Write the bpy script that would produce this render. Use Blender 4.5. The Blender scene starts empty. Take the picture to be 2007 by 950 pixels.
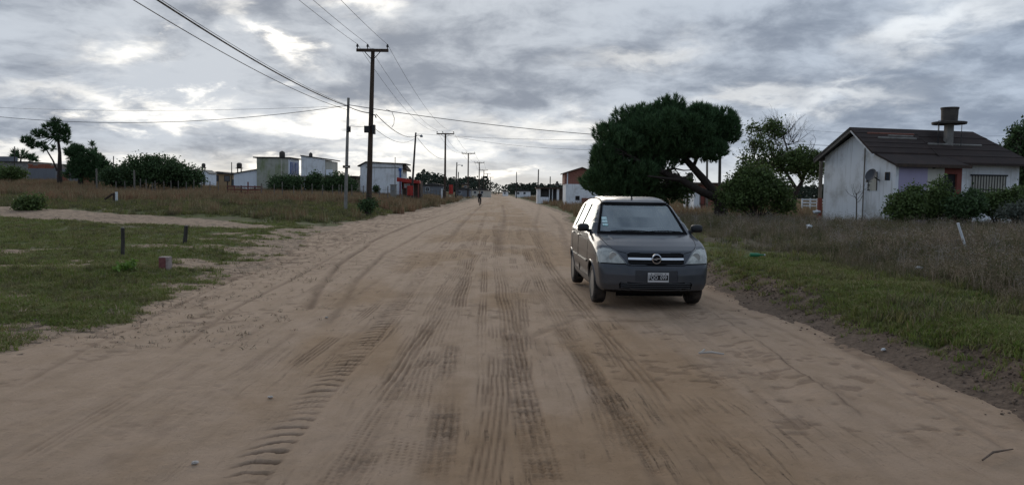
import bpy, bmesh, math, random
import numpy as np
from mathutils import Vector, Matrix
R = math.radians
scene = bpy.context.scene
COL = scene.collection
rng = np.random.default_rng(7)
random.seed(7)

# ------------------------------------------------------------------ camera
EYE = 1.66
FPX = 1540.0                       # focal length in photograph pixels (2007 wide)
PITCH, ROLL = R(3.66), R(0.8)
cF = np.array([0, math.cos(PITCH), -math.sin(PITCH)])
cU0 = np.array([0, math.sin(PITCH), math.cos(PITCH)])
cR0 = np.array([1.0, 0, 0])
cR = math.cos(ROLL) * cR0 + math.sin(ROLL) * cU0
cU = -math.sin(ROLL) * cR0 + math.cos(ROLL) * cU0
camd = bpy.data.cameras.new('camera')
cam = bpy.data.objects.new('camera', camd); COL.objects.link(cam)
camd.sensor_width = 36.0
camd.lens = FPX / 2007 * 36.0
camd.clip_start, camd.clip_end = 0.1, 8000
M = Matrix(((cR[0], cU[0], -cF[0], 0), (cR[1], cU[1], -cF[1], 0), (cR[2], cU[2], -cF[2], EYE), (0, 0, 0, 1)))
cam.matrix_world = M
scene.camera = cam

# ------------------------------------------------------------------ world, sun, exposure
SUN_AZ, SUN_EL = R(-14), R(11)
world = bpy.data.worlds.new('World'); scene.world = world; world.use_nodes = True
class NG:
    """tiny node-graph writer"""
    def __init__(s, tree): s.t = tree; s.n = tree.nodes; s.l = tree.links
    def new(s, typ, **kw):
        nd = s.n.new(typ)
        for k, v in kw.items(): setattr(nd, k, v)
        return nd
    def put(s, sock, v):
        if isinstance(v, bpy.types.NodeSocket): s.l.new(v, sock)
        elif isinstance(v, (tuple, list)):
            d = sock.default_value
            sock.default_value = tuple(v) + (1.0,) * (len(d) - len(v))
        else: sock.default_value = v
    def math(s, op, a, b=None, c=None, clamp=False):
        nd = s.new('ShaderNodeMath', operation=op, use_clamp=clamp)
        s.put(nd.inputs[0], a)
        if b is not None: s.put(nd.inputs[1], b)
        if c is not None: s.put(nd.inputs[2], c)
        return nd.outputs[0]
    def vmath(s, op, a, b=None, scale=None):
        nd = s.new('ShaderNodeVectorMath', operation=op)
        s.put(nd.inputs[0], a)
        if b is not None: s.put(nd.inputs[1], b)
        if scale is not None: s.put(nd.inputs['Scale'], scale)
        return nd.outputs['Value'] if op in ('DOT_PRODUCT', 'LENGTH', 'DISTANCE') else nd.outputs[0]
    def noise(s, vec, scale, detail=5, rough=0.55, dist=0.0, col=False):
        nd = s.new('ShaderNodeTexNoise')
        s.put(nd.inputs['Vector'], vec); s.put(nd.inputs['Scale'], scale); s.put(nd.inputs['Detail'], detail)
        s.put(nd.inputs['Roughness'], rough); s.put(nd.inputs['Distortion'], dist)
        return nd.outputs['Color'] if col else nd.outputs[0]
    def ss(s, v, a, b, lo=0.0, hi=1.0):
        nd = s.new('ShaderNodeMapRange', interpolation_type='SMOOTHSTEP', clamp=True)
        s.put(nd.inputs[0], v); s.put(nd.inputs[1], a); s.put(nd.inputs[2], b); s.put(nd.inputs[3], lo); s.put(nd.inputs[4], hi)
        return nd.outputs[0]
    def mix(s, f, a, b, mode='MIX'):
        nd = s.new('ShaderNodeMix', data_type='RGBA', blend_type=mode)
        s.put(nd.inputs[0], f); s.put(nd.inputs[6], a); s.put(nd.inputs[7], b)
        return nd.outputs[2]
    def mul(s, v, k):                       # colour times scalar
        return s.vmath('SCALE', v, scale=k)

w = NG(world.node_tree); w.n.clear()
out = w.new('ShaderNodeOutputWorld'); bg = w.new('ShaderNodeBackground'); w.l.new(bg.outputs[0], out.inputs[0])
tc = w.new('ShaderNodeTexCoord'); D = w.vmath('NORMALIZE', tc.outputs['Generated'])
sx = w.new('ShaderNodeSeparateXYZ'); w.l.new(D, sx.inputs[0])
zz = w.math('MAXIMUM', sx.outputs[2], 0.0)
sky = w.new('ShaderNodeTexSky', sky_type='NISHITA', sun_disc=False)
sky.sun_elevation = SUN_EL; sky.sun_rotation = SUN_AZ; sky.dust_density = 2.0
sunv = (math.sin(SUN_AZ) * math.cos(SUN_EL), math.cos(SUN_AZ) * math.cos(SUN_EL), math.sin(SUN_EL))
# a flat cloud deck seen in perspective
den = w.math('ADD', zz, 0.26)
cv = w.new('ShaderNodeCombineXYZ')
w.put(cv.inputs[0], w.math('DIVIDE', sx.outputs[0], den)); w.put(cv.inputs[1], w.math('DIVIDE', sx.outputs[1], den))
P0 = w.vmath('ADD', cv.outputs[0], (2.3, 1.2, 3.1))
warp = w.vmath('SCALE', w.vmath('SUBTRACT', w.noise(P0, 2.2, 3, col=True), (0.5, 0.5, 0.5)), scale=0.22)
P = w.vmath('ADD', P0, warp)
n1 = w.noise(P, 1.5, 4, 0.5)                       # large masses
n2 = w.noise(P, 4.2, 10, 0.62)                        # billows
n3 = w.noise(w.vmath('ADD', P, (7.3, 2.1, 5.0)), 2.4, 9, 0.62)   # thickness / breaks
c1 = w.math('ADD', w.math('MULTIPLY', n1, 0.5), w.math('MULTIPLY', n2, 0.5))
shade = w.ss(c1, 0.40, 0.59)
cosun = w.vmath('DOT_PRODUCT', D, sunv)
glow = w.math('POWER', w.math('MAXIMUM', cosun, 0.0), 26.0)
glow2 = w.math('POWER', w.math('MAXIMUM', cosun, 0.0), 5.0)
hz = w.math('POWER', w.math('SUBTRACT', 1.0, zz), 16.0)      # brighter air low down
dark = w.mix(glow2, (0.185, 0.23, 0.305), (0.245, 0.27, 0.315))
lite = w.mix(glow2, (0.385, 0.455, 0.555), (0.51, 0.54, 0.58))
cloud = w.mix(shade, dark, lite)
# breaks: thin bright cloud, whiter and stronger towards the sun
thr = w.math('SUBTRACT', 0.655, w.math('ADD', w.math('MULTIPLY', hz, 0.135), w.math('MULTIPLY', glow, 0.075)))
brk = w.ss(n3, thr, w.math('ADD', thr, 0.16))
# particular openings in the cloud deck: (azimuth, elevation, half-widths in degrees, strength)
az_ = w.math('ARCTAN2', sx.outputs[0], sx.outputs[1]); el_ = w.math('ARCSINE', sx.outputs[2])
wn = w.new('ShaderNodeSeparateColor'); w.l.new(w.noise(P, 4.0, 7, 0.6, col=True), wn.inputs[0])
azw = w.math('ADD', az_, w.math('MULTIPLY', w.math('SUBTRACT', wn.outputs[0], 0.5), 0.22)); elw = w.math('ADD', el_, w.math('MULTIPLY', w.math('SUBTRACT', wn.outputs[1], 0.5), 0.10))
for a_, e_, sa2, se2, st2, tilt in ((-16.6, 10.2, 2.0, 0.9, 0.95, -0.6), (-25.5, 8.6, 2.2, 0.75, 0.65, 0.1), (-13, 4.8, 8.0, 0.9, 0.8, 0.0), (-24, 4.9, 8.0, 0.6, 0.65, -0.1), (-6, 3.0, 7.0, 0.8, 0.6, 0.0), (-30, 1.6, 9.0, 0.6, 0.6, 0.0), (-12, 1.5, 9.0, 0.5, 0.5, 0.0), (28.5, 10.8, 4.5, 1.1, 0.7, 0.3), (31, 13.0, 4.0, 0.8, 0.5, 0.2), (22.5, 6.6, 5.0, 0.8, 0.55, 0.0), (17, 6.6, 4.0, 0.6, 0.5, 0.0), (4, 4.6, 7.0, 1.0, 0.6, 0.0), (9.5, 9.8, 4.0, 0.7, 0.40, 0.1), (-12, 13.5, 3.0, 0.8, 0.55, -0.3)):
    dx_ = w.math('SUBTRACT', azw, R(a_)); dy_ = w.math('SUBTRACT', w.math('SUBTRACT', elw, R(e_)), w.math('MULTIPLY', dx_, tilt))
    q_ = w.math('ADD', w.math('POWER', w.math('DIVIDE', dx_, R(sa2)), 2.0), w.math('POWER', w.math('DIVIDE', dy_, R(se2)), 2.0))
    brk = w.math('MAXIMUM', brk, w.math('MULTIPLY', w.math('EXPONENT', w.math('MULTIPLY', q_, -1.0)), st2))
brk_in = w.ss(n3, w.math('ADD', thr, 0.10), w.math('ADD', thr, 0.22))
brightc = w.mix(glow2, (0.78, 0.84, 0.90), (1.20, 1.13, 1.0))
cloud = w.mix(w.math('MULTIPLY', brk, 0.9), cloud, brightc)
cloud = w.mul(cloud, w.math('ADD', 1.0, w.math('MULTIPLY', w.math('MULTIPLY', glow, brk), 0.35)))
# low haze near the horizon, warm on the sun side
hcol = w.mix(glow2, (0.62, 0.66, 0.69), (1.02, 0.93, 0.77))
low = w.ss(zz, 0.0, 0.06, 0.50, 0.0)
cloud = w.mix(low, cloud, hcol)
blue = w.mix(0.45, w.mul(sky.outputs[0], 0.10), (0.30, 0.46, 0.62))
gap = w.math('MULTIPLY', w.math('MULTIPLY', brk_in, w.ss(n2, 0.50, 0.66)), 0.75)
full = w.mix(w.math('MULTIPLY', gap, w.ss(zz, 0.02, 0.10)), cloud, blue)
w.put(bg.inputs[0], full); bg.inputs[1].default_value = 1.0
world.cycles.sampling_method = 'MANUAL'; world.cycles.sample_map_resolution = 512

sd = bpy.data.lights.new('sun', 'SUN'); so = bpy.data.objects.new('sun', sd); COL.objects.link(so)
sd.energy = 1.5; sd.angle = R(45); sd.color = (1.0, 0.90, 0.76)
so.rotation_euler = Vector(sunv).to_track_quat('Z', 'Y').to_euler(); so.location = (-20, 60, 40)
scene.view_settings.view_transform = 'Standard'; scene.view_settings.look = 'None'
scene.view_settings.gamma = 1.0; scene.view_settings.exposure = 0.28
scene.view_settings.use_curve_mapping = False
scene.render.engine = 'CYCLES'
scene.cycles.max_bounces = 8; scene.cycles.transparent_max_bounces = 12
scene.cycles.use_denoising = True

# ------------------------------------------------------------------ helpers
def ray(px, py):
    return cF + (px - 1003.5) / FPX * cR + (475.0 - py) / FPX * cU
def at(px, py, Y):
    """point at depth Y that the photograph shows at this pixel"""
    d = ray(px, py); t = Y / d[1]
    return np.array([d[0] * t, Y, EYE + d[2] * t])
def flat(px, py, z=0.0):
    d = ray(px, py); t = (z - EYE) / d[2]
    return np.array([d[0] * t, d[1] * t, z])
def sstep(a, b, v):
    t = np.clip((v - a) / (b - a), 0, 1); return t * t * (3 - 2 * t)
def _h(ix, iy, s):
    v = np.sin(ix * 127.1 + iy * 311.7 + s * 74.7) * 43758.5453
    return v - np.floor(v)
def vnoise(x, y, s=0):
    x = np.asarray(x, float); y = np.asarray(y, float)
    ix, iy = np.floor(x), np.floor(y); fx, fy = x - ix, y - iy
    fx = fx * fx * (3 - 2 * fx); fy = fy * fy * (3 - 2 * fy)
    a = _h(ix, iy, s); b = _h(ix + 1, iy, s); c = _h(ix, iy + 1, s); d = _h(ix + 1, iy + 1, s)
    return (a * (1 - fx) + b * fx) * (1 - fy) + (c * (1 - fx) + d * fx) * fy
def fbm(x, y, s=0, o=4):
    v = 0; a = 0.5; t = 0
    for i in range(o):
        v = v + a * vnoise(x, y, s + i * 3.7); t += a; a *= 0.5; x = x * 2.03 + 5.1; y = y * 2.03 + 1.7
    return v / t

OFF = {}
def thing(name, label, cat, loc=(0, 0, 0), rotz=0.0, group=None, world_built=True):
    o = bpy.data.objects.new(name, None); COL.objects.link(o)
    o.empty_display_size = 0.2
    o.location = tuple(float(v) for v in loc); o.rotation_euler = (0, 0, rotz)
    o['label'] = label; o['category'] = cat
    if group: o['group'] = group
    OFF[o] = np.array(loc, float) if world_built else np.zeros(3)
    return o
def tag(o, label=None, cat=None, group=None, kind=None):
    if label: o['label'] = label
    if cat: o['category'] = cat
    if group: o['group'] = group
    if kind: o['kind'] = kind
    return o
def link(name, me, mat, parent=None):
    o = bpy.data.objects.new(name, me); COL.objects.link(o)
    if mat is not None and not me.materials: me.materials.append(mat)
    if parent is not None:
        o.parent = parent; OFF[o] = OFF.get(parent, np.zeros(3))
    return o
def np_mesh(name, v, f, mat=None, parent=None, smooth=False, col=None):
    """v (n,3), f (m,k) arrays -> object"""
    v = np.asarray(v, np.float64)
    if parent is not None: v = v - OFF.get(parent, np.zeros(3))
    f = np.asarray(f, np.int32); me = bpy.data.meshes.new(name)
    me.vertices.add(len(v)); me.vertices.foreach_set('co', v.astype(np.float32).ravel())
    k = f.shape[1]; me.loops.add(f.size); me.loops.foreach_set('vertex_index', f.ravel())
    me.polygons.add(len(f)); me.polygons.foreach_set('loop_start', np.arange(0, f.size, k, dtype=np.int32))
    if smooth: me.polygons.foreach_set('use_smooth', np.ones(len(f), bool))
    if col is not None:
        a = me.color_attributes.new('mask', 'FLOAT_COLOR', 'POINT')
        c4 = np.ones((len(v), 4), np.float32); c4[:, :col.shape[1]] = col
        a.data.foreach_set('color', c4.ravel())
    me.update(calc_edges=True)
    return link(name, me, mat, parent)

class MB:
    def __init__(s): s.v = []; s.f = []
    def add(s, vs, fs):
        n = len(s.v); s.v += [tuple(map(float, p)) for p in vs]; s.f += [tuple(i + n for i in q) for q in fs]; return s
    def box(s, x0, x1, y0, y1, z0, z1):
        return s.hexa([(x0, y0, z0), (x1, y0, z0), (x1, y1, z0), (x0, y1, z0), (x0, y0, z1), (x1, y0, z1), (x1, y1, z1), (x0, y1, z1)])
    def hexa(s, p):
        return s.add(p, [(3, 2, 1, 0), (4, 5, 6, 7), (0, 1, 5, 4), (1, 2, 6, 5), (2, 3, 7, 6), (3, 0, 4, 7)])
    def prism(s, poly, axis, a, b):
        """poly of 2D points extruded along axis from a to b (other axes in order)"""
        def P(q, t): return {'x': (t, q[0], q[1]), 'y': (q[0], t, q[1]), 'z': (q[0], q[1], t)}[axis]
        n = len(poly); vs = [P(q, a) for q in poly] + [P(q, b) for q in poly]
        return s.add(vs, [tuple(range(n))[::-1], tuple(range(n, 2 * n))] + [(i, (i + 1) % n, n + (i + 1) % n, n + i) for i in range(n)])
    def tube(s, pts, rad, seg=8, cap=True):
        pts = [np.array(p, float) for p in pts]; n = len(pts)
        rad = [rad] * n if np.isscalar(rad) else rad
        vs = []; up = None
        for i, p in enumerate(pts):
            d = pts[min(i + 1, n - 1)] - pts[max(i - 1, 0)]; d = d / (np.linalg.norm(d) + 1e-9)
            if up is None:
                up = np.array([0, 0, 1.0]) if abs(d[2]) < 0.9 else np.array([1.0, 0, 0])
            a = np.cross(d, up); a /= np.linalg.norm(a) + 1e-9; b = np.cross(a, d); up = b
            for k in range(seg):
                t = 2 * math.pi * k / seg; vs.append(p + rad[i] * (math.cos(t) * a + math.sin(t) * b))
        fs = [(i * seg + k, i * seg + (k + 1) % seg, (i + 1) * seg + (k + 1) % seg, (i + 1) * seg + k) for i in range(n - 1) for k in range(seg)]
        if cap: fs += [tuple(range(seg))[::-1], tuple(range((n - 1) * seg, n * seg))]
        return s.add(vs, fs)
    def lathe(s, prof, c=(0, 0, 0), seg=24, axis='z'):
        """prof: (r, h) list revolved about the axis through c"""
        vs = []
        for r, h in prof:
            for k in range(seg):
                t = 2 * math.pi * k / seg; a, b = r * math.cos(t), r * math.sin(t)
                vs.append({'z': (c[0] + a, c[1] + b, c[2] + h), 'x': (c[0] + h, c[1] + a, c[2] + b), 'y': (c[0] + a, c[1] + h, c[2] + b)}[axis])
        m = len(prof)
        fs = [(i * seg + k, i * seg + (k + 1) % seg, (i + 1) * seg + (k + 1) % seg, (i + 1) * seg + k) for i in range(m - 1) for k in range(seg)]
        if prof[0][0] > 1e-6: fs.append(tuple(range(seg))[::-1])
        if prof[-1][0] > 1e-6: fs.append(tuple(range((m - 1) * seg, m * seg)))
        return s.add(vs, fs)
    def xf(s, fn): s.v = [tuple(fn(p)) for p in s.v]; return s
    def build(s, name, mat, parent=None, smooth=False, bevel=0.0):
        off = OFF.get(parent, np.zeros(3)) if parent is not None else np.zeros(3)
        me = bpy.data.meshes.new(name)
        me.from_pydata([(p[0] - off[0], p[1] - off[1], p[2] - off[2]) for p in s.v], [], s.f)
        bm = bmesh.new(); bm.from_mesh(me)
        if smooth: bmesh.ops.remove_doubles(bm, verts=bm.verts, dist=1e-5)
        bmesh.ops.recalc_face_normals(bm, faces=bm.faces)
        if bevel: bmesh.ops.bevel(bm, geom=bm.edges[:], offset=bevel, segments=2, affect='EDGES', profile=0.6)
        bm.to_mesh(me); bm.free()
        if smooth:
            me.polygons.foreach_set('use_smooth', np.ones(len(me.polygons), bool))
            me.set_sharp_from_angle(angle=R(42))
        me.update()
        return link(name, me, mat, parent)

# ------------------------------------------------------------------ materials
MATS = {}
def mat(name, col, rough=0.8, metal=0.0, var=0.0, vscale=3.0, col2=None, bump=0.0, bscale=30.0, coat=0.0, spec=0.4, island=0.0, stretch=(1, 1, 1), trans=0.0):
    if name in MATS: return MATS[name]
    m = bpy.data.materials.new(name); m.use_nodes = True; MATS[name] = m
    g = NG(m.node_tree); b = g.n['Principled BSDF']
    b.inputs['Roughness'].default_value = rough; b.inputs['Metallic'].default_value = metal
    b.inputs['Coat Weight'].default_value = coat; b.inputs['Specular IOR Level'].default_value = spec
    tcn = g.new('ShaderNodeTexCoord'); vec = g.vmath('MULTIPLY', tcn.outputs['Object'], stretch)
    c = col
    if var or col2:
        n = g.noise(vec, vscale, 6, 0.62)
        c = g.mix(g.ss(n, 0.38, 0.66), col, col2 if col2 else tuple(v * (1 - var) for v in col))
    if island:
        gi = g.new('ShaderNodeNewGeometry')
        k = g.math('ADD', 1 - island, g.math('MULTIPLY', gi.outputs['Random Per Island'], 2 * island))
        c = g.mul(c, k) if not isinstance(c, tuple) else g.mul(g.mix(0.0, col, col), k)
    g.put(b.inputs['Base Color'], c)
    if trans:
        b.inputs['Transmission Weight'].default_value = 0
        t = g.new('ShaderNodeBsdfTranslucent'); g.put(t.inputs[0], c)
        ms = g.new('ShaderNodeMixShader'); ms.inputs[0].default_value = trans
        o = [x for x in g.n if x.type == 'OUTPUT_MATERIAL'][0]
        g.l.new(b.outputs[0], ms.inputs[1]); g.l.new(t.outputs[0], ms.inputs[2]); g.l.new(ms.outputs[0], o.inputs[0])
    if bump:
        bn = g.new('ShaderNodeBump'); bn.inputs['Strength'].default_value = bump; bn.inputs['Distance'].default_value = 0.02
        g.put(bn.inputs['Height'], g.noise(vec, bscale, 6, 0.65)); g.l.new(bn.outputs[0], b.inputs['Normal'])
    return m
def stuccomat(name, base, stain, amount=0.6, algae=None):
    """weathered plaster: blotches plus vertical run-down streaks"""
    m = bpy.data.materials.new(name); m.use_nodes = True; MATS[name] = m
    g = NG(m.node_tree); b = g.n['Principled BSDF']; b.inputs['Roughness'].default_value = 0.9
    b.inputs['Specular IOR Level'].default_value = 0.25
    tcn = g.new('ShaderNodeTexCoord'); v = tcn.outputs['Object']
    bl = g.ss(g.noise(v, 0.9, 6, 0.65), 0.45, 0.75)
    st = g.ss(g.noise(g.vmath('MULTIPLY', v, (5.0, 5.0, 0.35)), 1.3, 5, 0.6), 0.5, 0.78)
    c = g.mix(g.math('MULTIPLY', g.math('MAXIMUM', bl, st), amount), base, stain)
    if algae:
        c = g.mix(g.ss(g.noise(g.vmath('MULTIPLY', v, (1, 1, 0.5)), 0.7, 6, 0.6), 0.42, 0.66), c, algae)
    g.put(b.inputs['Base Color'], c)
    bn = g.new('ShaderNodeBump'); bn.inputs['Strength'].default_value = 0.35; bn.inputs['Distance'].default_value = 0.01
    g.put(bn.inputs['Height'], g.noise(v, 45, 4, 0.6)); g.l.new(bn.outputs[0], b.inputs['Normal'])
    return m
white_wall = stuccomat('white_wall', (0.82, 0.84, 0.86), (0.44, 0.43, 0.40), 0.8)
bright_wall = stuccomat('bright_wall', (0.82, 0.86, 0.92), (0.58, 0.60, 0.63), 0.45)
mossy_wall = stuccomat('mossy_wall', (0.42, 0.42, 0.36), (0.20, 0.20, 0.15), 0.8, (0.21, 0.25, 0.12))
grey_wall = stuccomat('grey_wall', (0.19, 0.20, 0.22), (0.12, 0.12, 0.13), 0.6)
tan_wall = stuccomat('tan_wall', (0.38, 0.27, 0.16), (0.22, 0.15, 0.10), 0.6)
purple_wall = stuccomat('purple_wall', (0.40, 0.36, 0.50), (0.30, 0.28, 0.36), 0.5)
cream_wall = stuccomat('cream_wall', (0.55, 0.53, 0.46), (0.36, 0.33, 0.28), 0.6)
redpaint_wall = stuccomat('redpaint_wall', (0.22, 0.07, 0.055), (0.13, 0.045, 0.035), 0.6)
roof_dark = stuccomat('roof_dark', (0.042, 0.032, 0.029), (0.075, 0.05, 0.042), 0.6)
roof_grey = mat('roof_grey', (0.055, 0.052, 0.05), 0.8, var=0.4)
brick_m = mat('brick_m', (0.34, 0.125, 0.075), 0.9, var=0.4, vscale=4, bump=0.3, island=0.25)
brick_flat = mat('brick_flat', (0.27, 0.115, 0.085), 0.9, col2=(0.19, 0.085, 0.06), vscale=6, bump=0.3)
mortar_m = mat('mortar_m', (0.30, 0.26, 0.22), 0.95, var=0.3)
wood_dark = mat('wood_dark', (0.045, 0.032, 0.024), 0.85, col2=(0.085, 0.055, 0.04), vscale=4, stretch=(6, 6, 0.5), bump=0.4)
wood_post = mat('wood_post', (0.038, 0.033, 0.030), 0.9, col2=(0.07, 0.062, 0.055), vscale=5, stretch=(6, 6, 0.6), bump=0.4)
wood_grey = mat('wood_grey', (0.20, 0.18, 0.155), 0.9, col2=(0.12, 0.105, 0.09), vscale=4, stretch=(6, 6, 0.6), bump=0.4)
conc = mat('conc', (0.27, 0.26, 0.24), 0.9, col2=(0.19, 0.18, 0.165), vscale=3, bump=0.2)
metal_dark = mat('metal_dark', (0.03, 0.03, 0.032), 0.5, 0.4)
metal_grey = mat('metal_grey', (0.22, 0.23, 0.24), 0.5, 0.6)
tank_m = mat('tank_m', (0.085, 0.074, 0.064), 0.85, col2=(0.05, 0.044, 0.04), vscale=2.5, bump=0.2)
dark_in = mat('dark_in', (0.012, 0.012, 0.014), 0.7)
wire_m = mat('wire_m', (0.018, 0.018, 0.02), 0.6)
white_pl = mat('white_pl', (0.72, 0.74, 0.76), 0.6, var=0.25, vscale=6)
red_m = mat('red_m', (0.42, 0.035, 0.025), 0.6, var=0.35, vscale=3)
redrail_m = mat('redrail_m', (0.22, 0.075, 0.06), 0.8, var=0.4, vscale=5)
blue_m = mat('blue_m', (0.045, 0.12, 0.36), 0.5, var=0.2)
glass_far = mat('glass_far', (0.05, 0.06, 0.075), 0.15, spec=0.6)
bark = mat('bark', (0.034, 0.026, 0.022), 0.95, col2=(0.06, 0.047, 0.04), vscale=6, stretch=(3, 3, 0.7), bump=0.7, bscale=14)
twig_m = mat('twig_m', (0.10, 0.085, 0.07), 0.95, var=0.4)
pine_m = mat('pine_m', (0.070, 0.130, 0.055), 0.75, island=0.55, trans=0.18, spec=0.25)
leaf_dark = mat('leaf_dark', (0.066, 0.110, 0.042), 0.65, island=0.55, trans=0.2, spec=0.3)
leaf_mid = mat('leaf_mid', (0.100, 0.145, 0.046), 0.6, island=0.55, trans=0.3, spec=0.3)
leaf_far = mat('leaf_far', (0.035, 0.048, 0.034), 0.85, island=0.45, trans=0.1, spec=0.2)
leaf_grey = mat('leaf_grey', (0.10, 0.115, 0.09), 0.7, island=0.4, trans=0.2)

# ------------------------------------------------------------------ terrain
KR = 0.018                                   # the road bears slightly left of the camera axis
def uu(x, y): return x + KR * y
_ly = np.array([-50, 4, 8, 13, 20, 27, 36, 46, 60, 85, 117, 180, 300, 3000.]); _lu = np.array([-4.6, -4.6, -4.6, -4.6, -5.3, -6.3, -7.0, -7.2, -6.9, -6.0, -5.5, -5.2, -5, -5])
_ry = np.array([-50, 4, 8, 11, 14, 20, 40, 50, 56, 70, 117, 300, 3000.]); _ru = np.array([4.0, 4.0, 4.0, 3.85, 3.8, 3.9, 3.95, 4.1, 4.8, 5.2, 5.4, 5, 5])
def edgeL(y): return np.interp(y, _ly, _lu)
def edgeR(y): return np.interp(y, _ry, _ru)
# side street that comes in from the left
PATH_C = [(-10.5, 31.0), (-14, 32.6), (-22, 36.8), (-34, 42.5), (-60, 54), (-140, 92)]
def dist_poly(x, y, pts):
    """distance to polyline, arclength, signed side"""
    best = np.full(np.shape(x), 1e9); arc = np.zeros(np.shape(x)); side = np.zeros(np.shape(x)); s0 = 0.0
    for (ax, ay), (bx, by) in zip(pts[:-1], pts[1:]):
        dx, dy = bx - ax, by - ay; L = math.hypot(dx, dy)
        t = np.clip(((x - ax) * dx + (y - ay) * dy) / (L * L), 0, 1)
        ex, ey = x - ax - t * dx, y - ay - t * dy; d = np.hypot(ex, ey)
        m = d < best
        best = np.where(m, d, best); arc = np.where(m, s0 + t * L, arc); side = np.where(m, (ex * dy - ey * dx) / L, side); s0 += L
    return best, arc, side
def path_d(x, y):
    d, a, s = dist_poly(x, y, PATH_C)
    return d - (1.2 + 0.9 * sstep(0, 6, a) + 0.025 * a) + 0.9 * (fbm(x * 0.5, y * 0.5, 41, 3) - 0.5)
def terrain(x, y):
    x = np.asarray(x, float); y = np.asarray(y, float)
    u = uu(x, y); wob = 0.9 * (fbm(x * 0.6, y * 0.6, 11, 4) - 0.5)
    dl = edgeL(y) - u + wob; dr = u - edgeR(y) + 0.7 * wob
    inside = np.minimum(-dl, -dr)
    z = -0.22 * sstep(-0.05, 1.0, inside)
    bank = 0.30 * sstep(-0.1, 1.1, dr) * sstep(60, 25, y) + 0.06 * sstep(0, 1, dr)
    z = z + bank + 0.14 * sstep(2, 16, dr)
    left = 0.13 * sstep(-0.1, 2.6, dl)
    left = left + 0.50 * sstep(24, 52, y) * sstep(0, 7, dl) + 0.40 * sstep(55, 115, y) * sstep(0, 16, dl)
    left = left + 1.1 * sstep(18, 75, -x) * sstep(45, 115, y)
    z = z + left
    offr = sstep(0.0, 2.0, np.maximum(dl, dr))
    hum = 0.22 * (fbm(x * 0.45, y * 0.45, 3, 4) - 0.5) + 0.05 * (fbm(x * 2.3, y * 2.3, 5, 3) - 0.5)
    near = sstep(600, 60, np.hypot(x, y))
    z = z + hum * (0.12 + 0.88 * offr) * near * sstep(-0.6, 0.4, np.maximum(dl, dr))
    clod = sstep(-0.15, 0.3, dr) * sstep(1.3, 0.6, dr) * sstep(26, 14, y)
    z = z + clod * 0.10 * (fbm(x * 4.5, y * 4.5, 8, 3) - 0.5)
    return z
def T1(x, y): return float(terrain(np.array([x]), np.array([y]))[0])
def gnd(px, py):
    """where the ray through this pixel meets the terrain"""
    d = ray(px, py); lo = 2.0
    for Y in np.geomspace(2.5, 900, 700):
        t = Y / d[1]
        if EYE + d[2] * t < T1(d[0] * t, Y): break
        lo = Y
    hi = Y
    for _ in range(18):
        m = 0.5 * (lo + hi); t = m / d[1]
        if EYE + d[2] * t < T1(d[0] * t, m): hi = m
        else: lo = m
    t = hi / d[1]; return np.array([d[0] * t, hi, T1(d[0] * t, hi)])
def cover(x, y):
    """how sandy, green and dry the ground is (0..1 each)"""
    u = uu(x, y); wob = 0.9 * (fbm(x * 0.6, y * 0.6, 11, 4) - 0.5)
    dl = edgeL(y) - u + wob; dr = u - edgeR(y) + 0.7 * wob
    n = fbm(x * 0.7, y * 0.7, 21, 4); n2 = fbm(x * 0.25, y * 0.25, 22, 3)
    pd = path_d(x, y)
    # left verge: grass breaks up into sand towards the road, more so near the side street
    apron = np.interp(y, [0, 8, 11, 14, 18, 24, 30, 36, 45, 70, 120], [0.25, 0.25, 0.3, 0.55, 1.6, 2.6, 1.7, 0.7, 0.5, 0.6, 0.8])
    sand = sstep(0.35, -0.35, (dl - apron) / apron + (fbm(x * 1.5, y * 1.5, 25, 4) - 0.5) * 2.4 + (n - 0.5) * 1.6) * (dl > -2)
    bare = sstep(0.56, 0.66, fbm(x * 0.55 + 3, y * 0.8, 23, 5)) * (dl > 0) * sstep(26, 20, y) * 0.8
    sand = np.maximum(sand, bare)
    sand = np.maximum(sand, sstep(0.25, -0.25, pd))
    soil_r = sstep(1.05, 0.5, dr + (n - 0.5) * 1.2) * (dr > -1) * sstep(45, 25, y)
    sand = np.where(u > 0, np.maximum(0.75 * soil_r, sstep(0.9, 0.2, dr) * sstep(30, 60, y)), sand)
    sand = np.where((dl < 0) & (dr < 0), 1.0, sand)
    # right field turns from green verge to dry weeds
    edge = np.interp(y, [0, 6, 9, 12, 16, 22, 30, 60], [2.6, 2.5, 2.4, 2.2, 2.0, 1.6, 1.2, 1.5])
    dry_r = sstep(-0.25, 0.9, dr - edge + (n2 - 0.5) * 2.0)
    dry_l = sstep(60, 72, y + (n2 - 0.5) * 34 - 0.15 * (x + 20)) * (0.25 + 0.75 * sstep(0.38, 0.56, n2 + 0.10 * sstep(55, 80, y)))
    dry = np.where(u > 0, dry_r, dry_l) * (1 - sand)
    green = (1 - sand) * (1 - dry)
    return sand, green, dry, soil_r

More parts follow.
